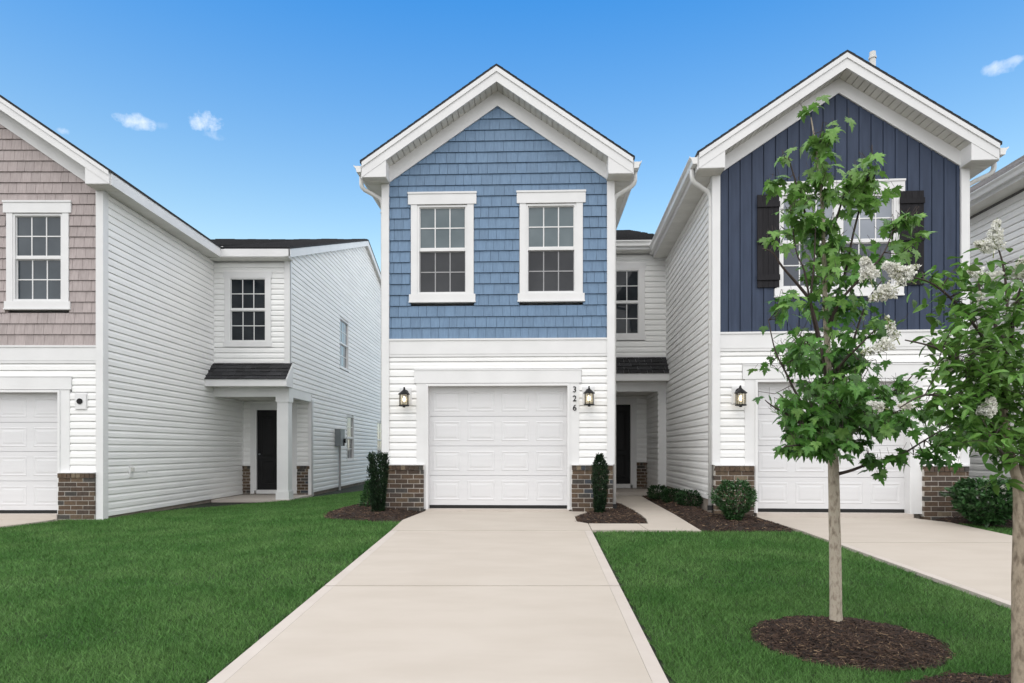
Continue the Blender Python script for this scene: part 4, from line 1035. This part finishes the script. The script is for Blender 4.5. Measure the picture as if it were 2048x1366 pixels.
CL = [(1624, 214, 20, 12, 9), (1632, 280, 26, 26, 20), (1648, 300, 30, 40, 38), (1636, 350, 32, 42, 42), (1655, 385, 28, 24, 22), (1748, 310, 22, 26, 22), (1725, 352, 42, 26, 42), (1755, 345, 34, 26, 34), (1720, 395, 34, 30, 32),
 (1752, 400, 28, 20, 18), (1577, 307, 16, 7, 6), (1562, 352, 20, 15, 13), (1605, 365, 16, 22, 12), (1595, 405, 28, 18, 20), (1575, 440, 26, 24, 24), (1600, 455, 24, 20, 16), (1560, 470, 16, 14, 7), (1532, 487, 18, 12, 10), (1545, 512, 16, 9, 6),
 (1625, 455, 24, 14, 20), (1655, 452, 22, 14, 20), (1640, 485, 40, 20, 34), (1690, 475, 30, 20, 22), (1665, 515, 46, 24, 40), (1725, 500, 40, 26, 34), (1773, 460, 30, 22, 34), (1785, 490, 30, 14, 16), (1800, 505, 22, 10, 9), (1750, 530, 34, 18, 18),
 (1620, 545, 34, 24, 22), (1660, 565, 46, 26, 44), (1710, 560, 40, 24, 34), (1650, 610, 46, 26, 48), (1700, 620, 46, 26, 44), (1600, 610, 22, 18, 14), (1750, 600, 26, 22, 18), (1540, 622, 28, 20, 34), (1531, 655, 12, 8, 6),
 (1640, 660, 44, 26, 46), (1700, 670, 46, 26, 48), (1742, 660, 24, 22, 18), (1560, 700, 22, 14, 13), (1545, 725, 26, 22, 22), (1585, 735, 20, 14, 10), (1650, 710, 46, 26, 46), (1705, 720, 44, 26, 44), (1660, 760, 52, 26, 56), (1715, 770, 44, 26, 40),
 (1625, 790, 34, 24, 34), (1670, 805, 56, 26, 62), (1735, 800, 44, 30, 46), (1785, 790, 34, 28, 30), (1815, 765, 24, 22, 18), (1590, 830, 46, 26, 48), (1650, 845, 56, 28, 60), (1715, 845, 50, 26, 48), (1765, 835, 34, 22, 26), (1800, 830, 24, 18, 12),
 (1545, 815, 24, 14, 13), (1535, 795, 14, 10, 6), (1565, 870, 34, 20, 30), (1610, 880, 40, 20, 34), (1650, 885, 34, 16, 20), (1560, 895, 30, 12, 16), (1600, 905, 22, 10, 10), (1700, 885, 30, 14, 12),
 (1715, 915, 22, 12, 9), (1735, 942, 10, 10, 3), (1760, 912, 16, 10, 4), (1790, 905, 20, 14, 9), (1825, 885, 26, 16, 12), (1860, 862, 26, 24, 18), (1828, 915, 14, 14, 4), (1890, 880, 26, 20, 14), (1900, 850, 30, 22, 22)]
LV, LF = maple_leaf(); leaf_me = leaf_mesh('maple_leaf', LV, LF, M['leaf'])
lv = []; lvy = []; pet = MB()
skel = [Vector(q) for q in skeleton]
for px, py, rx, ry, n in CL:
    dz0 = random.uniform(-.12, .12)
    c0 = P3(px, py, D1)-root; near_s = min(skel, key=lambda q: (q.x-c0.x)**2+(q.z-c0.z)**2); dz0 = near_s.y+random.uniform(-.06, .06)
    k_up = .80 if py < 480 else .66 if py < 700 else 1.45
    f_ = .72 if py < 520 else .80 if py < 700 else .92; rx *= f_; ry *= f_
    for _ in range(int(n*k_up)):
        r = random.random()**.6; a_ = random.uniform(0, 6.283); fr = r*math.cos(a_), r*math.sin(a_)
        thick = .5*min(rx, ry)/200+(.05 if py < 520 else .12)
        d = D1+dz0+random.gauss(0, thick)
        tip = P3(px+fr[0]*rx, py+fr[1]*ry, D1)-root; tip.y = d-D1
        # blades hang outward and down from their stalks, faces turned up and outward
        ang = math.atan2(fr[0], 1.0)+random.gauss(0, .5)
        droop = random.uniform(.3, 1.35)
        rot = (Matrix.Rotation(random.uniform(0, 6.283) if random.random() < .45 else math.pi+ang+random.gauss(0, .5), 4, 'Z') @ Matrix.Rotation(-droop, 4, 'X') @ Matrix.Rotation(random.gauss(0, .35), 4, 'Y')).to_3x3()
        s = random.uniform(.085, .130) if py < 560 else random.uniform(.070, .115)
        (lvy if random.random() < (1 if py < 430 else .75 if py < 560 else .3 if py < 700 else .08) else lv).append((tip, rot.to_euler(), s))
        if random.random() < .75:
            st = rot @ Vector((0, -1, .25)); pet.tube([tip, tip+st*s*.6], .0014, 3, cap=False)
            if random.random() < .25:
                q = min(skel, key=lambda v: (v-tip).length_squared)
                if (q-tip).length < .4: pet.tube([q, (q+tip)/2+Vector((0, 0, -.02)), tip+st*s*.6], [.0035, .0025, .0018], 4, cap=False)
pet.build('twigs', M['twig'], maple, kind='stuff')
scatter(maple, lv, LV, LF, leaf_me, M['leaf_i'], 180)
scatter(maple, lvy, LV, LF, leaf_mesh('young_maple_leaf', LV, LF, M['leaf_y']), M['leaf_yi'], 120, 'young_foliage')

# ---- flowering myrtle at the right edge
D2 = 3.5
root2 = P3(2046, 1400, D2); root2.z = ground(root2.x, D2)+.05
myr = empty('flowering_tree', root2, label='multi-stemmed tree with white flower clusters at the right edge', category='tree')
tk = MB(); polyline(root2, tk, [Vector((root2.x, D2, root2.z-.1)), P3(2044, 1200, D2), P3(2046, 1050, D2), P3(2044, 965, D2)], .052, .042, 14, .002)
polyline(root2, tk, [P3(2046, 990, D2), P3(2026, 930, D2-.02), P3(2012, 870, D2-.03), P3(2006, 790, D2-.03)], .026, .016, 10, .001)
polyline(root2, tk, [P3(2046, 985, D2), P3(2052, 900, D2), P3(2054, 800, D2+.05)], .032, .018, 10, .001)
tk.build('trunk', M['bark2'], myr, smooth=True)
BR2 = [[(2006, 800, -.03), (2012, 700, 0), (2014, 600, .05), (2006, 530, .05), (1994, 490, .05)], [(2054, 810, .05), (2060, 700, .1), (2052, 600, .1), (2056, 500, .1)],
 [(2010, 810, -.03), (1990, 720, -.08), (1945, 645, -.12), (1900, 595, -.15), (1860, 565, -.18), (1815, 552, -.2)],
 [(2008, 830, 0), (1965, 760, -.12), (1920, 725, -.2), (1870, 695, -.25), (1810, 680, -.28)],
 [(2012, 880, 0), (1960, 825, -.1), (1910, 800, -.2), (1850, 790, -.25), (1800, 815, -.3)],
 [(2012, 890, 0), (1970, 850, .15), (1920, 840, .25), (1870, 850, .3)], [(2020, 700, 0), (2030, 620, -.15), (2045, 560, -.2)],
 [(2054, 800, 0), (2110, 700, .1), (2150, 600, .1)], [(2054, 830, 0), (2120, 790, -.2), (2180, 740, -.2)], [(2012, 690, 0), (1970, 610, .1), (1955, 560, .15)],
 [(2020, 930, 0), (2000, 900, -.2), (1985, 880, -.3)]]
sk2 = []
for path in BR2:
    b = MB(); sk2 += polyline(root2, b, [P3(x, y, D2+dz) for x, y, dz in path], .012, .003, 6); b.build('branch', M['twig'], myr, smooth=True)
CL2 = [(1860, 555, 36, 20, 26), (1820, 575, 24, 20, 16), (1880, 590, 36, 24, 30), (1900, 560, 26, 16, 12), (1835, 610, 20, 16, 10), (1920, 630, 46, 28, 48), (1870, 640, 34, 24, 28), (1960, 600, 30, 24, 22), (2010, 560, 36, 26, 30), (1975, 530, 22, 12, 9), (2035, 520, 26, 20, 16), (2030, 600, 30, 30, 34), (1985, 640, 40, 28, 46),
 (1850, 675, 34, 20, 26), (1815, 700, 26, 20, 16), (1900, 690, 44, 24, 44), (1950, 690, 44, 26, 50), (2010, 690, 44, 30, 56), (1860, 730, 40, 24, 36), (1920, 745, 46, 26, 56), (1980, 750, 48, 30, 66), (2035, 750, 34, 36, 50), (1820, 750, 26, 18, 14),
 (1880, 785, 46, 22, 46), (1940, 800, 50, 26, 64), (2000, 810, 44, 30, 62), (1850, 815, 34, 20, 22), (1810, 800, 22, 14, 8), (1900, 840, 44, 22, 40), (1960, 860, 44, 26, 52), (2015, 870, 34, 26, 40), (1880, 880, 26, 16, 14), (1995, 910, 28, 22, 26), (2040, 900, 22, 30, 26), (1975, 900, 20, 16, 10), (1985, 960, 20, 16, 8),
 (2100, 640, 60, 60, 70), (2130, 740, 70, 60, 90), (2090, 820, 60, 50, 70), (2160, 850, 50, 40, 40), (2080, 540, 40, 40, 36)]
OV, OF = oval_leaf(.22); oleaf = leaf_mesh('oval_leaf', OV, OF, M['mleaf'])
lv = []; sk2 = [Vector(q) for q in sk2]; pet = MB()
for px, py, rx, ry, n in CL2:
    c0 = P3(px, py, D2)-root2; ns = min(sk2, key=lambda q: (q.x-c0.x)**2+(q.z-c0.z)**2)
    for _ in range(int(n*(.95 if py < 640 else 1.3 if py < 720 else 1.9))):
        r = random.random()**.6; a_ = random.uniform(0, 6.283); d = ns.y+random.gauss(0, .09)
        tip = P3(px+r*math.cos(a_)*rx, py+r*math.sin(a_)*ry, D2)-root2; tip.y = d
        rot = (Matrix.Rotation(random.uniform(0, 6.283), 4, 'Z') @ Matrix.Rotation(random.uniform(-.85, .45), 4, 'X') @ Matrix.Rotation(random.gauss(0, .5), 4, 'Y')).to_3x3()
        lv.append((tip, rot.to_euler(), random.uniform(.045, .085)))
        if random.random() < .15:
            q = min(sk2, key=lambda v: (v-tip).length_squared)
            if (q-tip).length < .3: pet.tube([q, (q+tip)/2+Vector((0, 0, .01)), tip], [.003, .002, .0012], 4, cap=False)
pet.build('twigs', M['twig'], myr, kind='stuff')
scatter(myr, lv, OV, OF, oleaf, M['mleaf_i'])
def panicle(parent, c, ax, ln, wd, dens=90, budd=.35):
    """Branching flower head: crinkled florets round a tapering axis, green buds towards the tip."""
    V, F_, VB, FB = [], [], [], []
    ax = ax.normalized(); u = ax.orthogonal().normalized(); w_ = ax.cross(u)
    stem = MB(); stem.tube([c-ax*ln*.7, c+ax*ln*.8], [.003, .001], 5)
    for _ in range(dens):
        t = random.random()**.8; rr_ = wd*(1-t*.75)*math.sqrt(random.random()); a_ = random.uniform(0, 6.283)
        p = c+ax*(t-.35)*ln+(u*math.cos(a_)+w_*math.sin(a_))*rr_
        if random.random() < .12: stem.tube([c+ax*(t-.45)*ln, p], .0012, 3, cap=False)
        green = random.random() < budd*(.4+t)
        if green:
            s = random.uniform(.003, .0045); b = len(VB); 
            for q in ((s, 0, 0), (-s, 0, 0), (0, s, 0), (0, -s, 0), (0, 0, s*1.3), (0, 0, -s*1.3)): VB.append(tuple(p+Vector(q)))
            FB += [(b, b+2, b+4), (b+2, b+1, b+4), (b+1, b+3, b+4), (b+3, b, b+4), (b+2, b, b+5), (b+1, b+2, b+5), (b+3, b+1, b+5), (b, b+3, b+5)]
        else:
            for k in range(6):
                Rm = Euler((random.uniform(0, 6.3), random.uniform(0, 6.3), random.uniform(0, 6.3))).to_matrix(); s = random.uniform(.007, .013); b = len(V)
                o = p+Rm @ Vector((0, 0, .003))
                for q in ((0, 0, 0), (s*.6, s*.25, .003), (s*.9, s*.9, -.001), (s*.1, s*.8, .004), (-s*.3, s*.4, .0)): V.append(tuple(o+Rm @ Vector(q)))
                F_ += [(b, b+1, b+2), (b, b+2, b+3), (b, b+3, b+4)]
    fo = np_mesh('flower_cluster', V, F_, M['petal'], parent)
    if VB: np_mesh('buds', VB, FB, M['bud'], fo, kind='stuff')
    stem.build('stalk', M['bud'], fo)
for px, py, dz, ax, ln, wd, n, bd in ((1737, 545, -.22, (-.3, 0, 1), .10, .042, 120, .05), (1800, 548, -.2, (-.8, 0, .5), .12, .048, 150, .15), (1772, 584, -.2, (-.9, 0, -.4), .11, .045, 130, .45), (1815, 545, -.2, (.7, 0, .5), .08, .035, 70, .6),
    (1785, 660, -.28, (-.5, 0, 1), .10, .026, 70, .9), (1765, 692, -.28, (-1, 0, -.5), .11, .030, 90, .6), (1740, 702, -.28, (-1, 0, -.2), .06, .022, 40, .8), (1990, 478, .05, (.1, 0, 1), .13, .045, 130, .25), (1972, 492, .05, (-1, 0, .3), .08, .035, 80, .3),
    (1945, 546, .0, (-1, 0, .1), .10, .032, 90, .4), (1985, 552, .05, (1, 0, .3), .07, .028, 60, .15), (1960, 605, -.05, (0, 0, 1), .07, .028, 60, .5), (1975, 820, -.25, (.2, 0, .6), .08, .040, 130, .0), (1756, 812, -.2, (-.6, 0, .2), .07, .020, 40, .3), (1815, 812, -.25, (-1, 0, .0), .06, .014, 25, .2), (2040, 545, .1, (.2, 0, 1), .1, .04, 90, .4), (1895, 735, -.2, (0, 0, 1), .05, .02, 40, .3), (2020, 640, -.1, (0, 0, 1), .05, .02, 40, .3)):
    panicle(myr, P3(px, py, D2+dz)-root2, Vector(ax), ln*1.15, wd*1.2, int(n*1.6), bd*.8)

# ---- shrubs
def ell_shrub(name, base, label, cat, H_, prof, n, leafsize, m, stems=5, upright=.5, group=None, flower=None, lw=.3):
    """prof(t) gives the crown radius at the relative height t; leaves fill the shell and part of the inside."""
    o = empty(name, base, label=label, category=cat)
    if group: o['group'] = group
    st = MB()
    for k in range(stems):
        a_ = random.uniform(0, 6.283); r = prof(.7)*random.uniform(.2, .8)
        st.tube([(.02*math.cos(a_), .02*math.sin(a_), -.05), (r*.5*math.cos(a_), r*.5*math.sin(a_), H_*.45), (r*math.cos(a_), r*math.sin(a_), H_*.85)], [.009, .006, .003], 5)
    st.build('stems', M['twig'], o)
    SV, SF = oval_leaf(lw); tri = np.array(SF); V, F_ = [], []
    lump = [(random.uniform(0, 6.283), random.uniform(.1, 1), random.uniform(.8, 1.16)) for _ in range(14)]
    for i in range(n):
        t = random.random(); a_ = random.uniform(0, 6.283); f = 1.0
        for la, lt, lf in lump:
            dd = abs((a_-la+math.pi) % (2*math.pi)-math.pi)
            if dd < .7 and abs(t-lt) < .18: f = lf
        r = prof(t)*f*random.uniform(.35, 1.05)**.5
        p = np.array((r*math.cos(a_), r*math.sin(a_), t*H_*random.uniform(.97, 1.03)))
        rot = (Matrix.Rotation(a_-math.pi/2+random.gauss(0, .6), 4, 'Z') @ Matrix.Rotation(upright+random.gauss(0, .45), 4, 'X') @ Matrix.Rotation(random.gauss(0, .6), 4, 'Y')).to_3x3()
        V.append((SV*leafsize*random.uniform(.7, 1.25)) @ np.array(rot).T+p); F_.append(tri+i*len(SV))
    np_mesh('foliage', np.vstack(V), np.vstack(F_), m, o, kind='stuff')
    if flower: panicle(o, Vector(flower), Vector((.4, 0, .6)), .13, .07, 260, .0)
    return o
def at(px, py, d): q = P3(px, py, d); return q
def base_at(px, d, lift=.03):
    q = P3(px, 900, d); return Vector((q.x, d, max(ground(q.x, d), gd(d)-.02)+lift))
col_prof = lambda t: .17*(1-.55*max(0, .25-t)/.25)*(1-max(0, t-.93)*3)
ell_shrub('evergreen_shrub', base_at(757, 10.8, .03), 'dark flat-topped column shrub left of the left brick pier', 'shrub', .98, lambda t: (.085+.075*min(t*1.4, 1))*(1-max(0, t-.95)*2), 5200, .045, M['yew'], 5, 1.1, 'dark columnar shrubs flanking the garage door', lw=.16)
ell_shrub('evergreen_shrub', base_at(1199, 10.75, .03), 'dark narrow column shrub with pointed top by the downspout', 'shrub', .97, lambda t: (.075+.055*min(t*1.8, 1))*(1-.75*max(0, t-.78)/.22), 4300, .042, M['yew'], 5, 1.15, 'dark columnar shrubs flanking the garage door', lw=.16)
ell_shrub('small_shrub', base_at(738, 11.5, .02), 'small spiky shrub tucked behind the flat-topped column shrub', 'shrub', .48, lambda t: .17*(1-t*.75), 700, .06, M['shrub'], 5, 1.0, lw=.15)
ell_shrub('round_shrub', base_at(1468, 9.85, .05), 'rounded green shrub in front of the navy house brick pier', 'shrub', .60, lambda t: .06+.27*math.sin(min(1, t*1.25)*math.pi*.62)**1.3*(1-.55*max(0, t-.72)/.28), 2300, .050, M['shrub'], 8, .7, lw=.24)
for px, d, s, lb in ((1316, 13.4, 1.0, 'low dark shrub at the far end of the side bed, nearest the porch'), (1345, 12.5, .95, 'low dark shrub in the middle of the side bed'), (1378, 11.6, 1.05, 'low dark shrub at the near end of the side bed')):
    ell_shrub('low_shrub', base_at(px, d, .05), lb, 'shrub', .27*s, lambda t: .07+.16*math.sin(math.pi*(.15+.75*t)), 1000, .042, M['shrub_dark'], 6, .7, 'low shrubs along the side wall', lw=.26)
ell_shrub('flowering_shrub', base_at(1974, 9.6, .05), 'wide bush with a white flower head right of the brick pier', 'shrub', .62, lambda t: .14+.34*math.sin(min(1, t*1.2)*math.pi*.60)**1.2*(1-.5*max(0, t-.75)/.25), 3200, .075, M['shrub'], 8, .7, flower=(-.03, -.33, .52), lw=.26)

# ------------------------------------------------------------------ lawn blades
def lawn():
    rng = np.random.default_rng(3)
    def ok(x, y):
        o = np.ones(len(x), bool)
        DL = -1.715-.0185*(9.27-y); DR = 1.13-.036*(9.27-y); RL = 4.10+.03*(9.27-y); RR = 6.72+.06*(9.95-y)
        mrg = .020+.035*(.5+.5*np.sin(y*23+np.sin(x*31)*2))
        o &= ~((x > DL-mrg) & (x < DR+mrg)); o &= ~((x > RL-mrg) & (x < RR+mrg) & (y < 10.7))
        o &= ~((x > 1.0) & (x < 2.72) & (y > 9.24)); o &= ~((x > 2.6) & (x < 4.1) & (y > 9.20))
        o &= ~((x > -11.4) & (x < -7.16) & (y > 11.35)); o &= ~((x > -7.3) & (x < -5.34) & (y > 15.5)); o &= ~((x > -2.3) & (y > 11.2))
        o &= ~((x < -7.9) & (y > 11.05)); o &= ~((x < -8.36+(y-10.3)*.55*(y > 10.3)) & (y > 4)); o &= ~((x > 6.7) & (y > 9.93))
        return o
    for P in BEDS: pass
    zones = [(-5.2, 4.3, 2.6, 4.6, 15500), (-6.5, 6.0, 4.6, 6.2, 10500), (-8.3, 8.0, 6.2, 8.5, 6500), (-10, 9.5, 8.5, 11.4, 5000), (-7.2, -2.3, 11.4, 17, 4800), (-5.4, -1.8, 17, 28, 3600)]
    X, Y = [], []
    for x0, x1, y0, y1, dn in zones:
        n = int((x1-x0)*(y1-y0)*dn); X.append(rng.uniform(x0, x1, n)); Y.append(rng.uniform(y0, y1, n))
    X, Y = np.concatenate(X), np.concatenate(Y)
    k = ok(X, Y); X, Y = X[k], Y[k]
    # keep only what a camera near the photograph's could see
    k = np.abs(X) < (Y*.85+1.6); X, Y = X[k], Y[k]
    for P in BEDS:
        P = np.array(P); inside = np.zeros(len(X), bool); j = len(P)-1
        for i in range(len(P)):
            xi, yi, xj, yj = *P[i], *P[j]
            if yi != yj: inside ^= ((yi > Y) != (yj > Y)) & (X < (xj-xi)*(Y-yi)/(yj-yi)+xi)
            j = i
        X, Y = X[~inside], Y[~inside]
    n = len(X); G = np.array([ground(x, y) for x, y in zip(X, Y)])
    pat = .5+.5*np.sin(X*1.9+np.sin(Y*1.3)*2)*np.cos(Y*1.5+X*.6)
    h = (.022+.020*rng.random(n)+.008*pat)*(1+.1*np.clip(Y-6, 0, 6)*.4); h *= np.where(rng.random(n) < .03, 1.35, 1)
    a_ = rng.uniform(0, 2*np.pi, n); w = (.0018+.0020*rng.random(n))*(1+np.clip(Y-4, 0, 12)*.16)
    lx, ly = rng.normal(0, .75, n)*h, rng.normal(0, .75, n)*h
    V = np.empty((n, 3, 3), np.float32)
    V[:, 0] = np.c_[X-np.cos(a_)*w, Y-np.sin(a_)*w, G-.004]; V[:, 1] = np.c_[X+np.cos(a_)*w, Y+np.sin(a_)*w, G-.004]; V[:, 2] = np.c_[X+lx, Y+ly, G+h]
    F_ = np.arange(n*3).reshape(n, 3)
    np_mesh('lawn_grass', V.reshape(-1, 3), F_, M['blade'], None, kind='stuff')
    print('blades', n)
lawn()
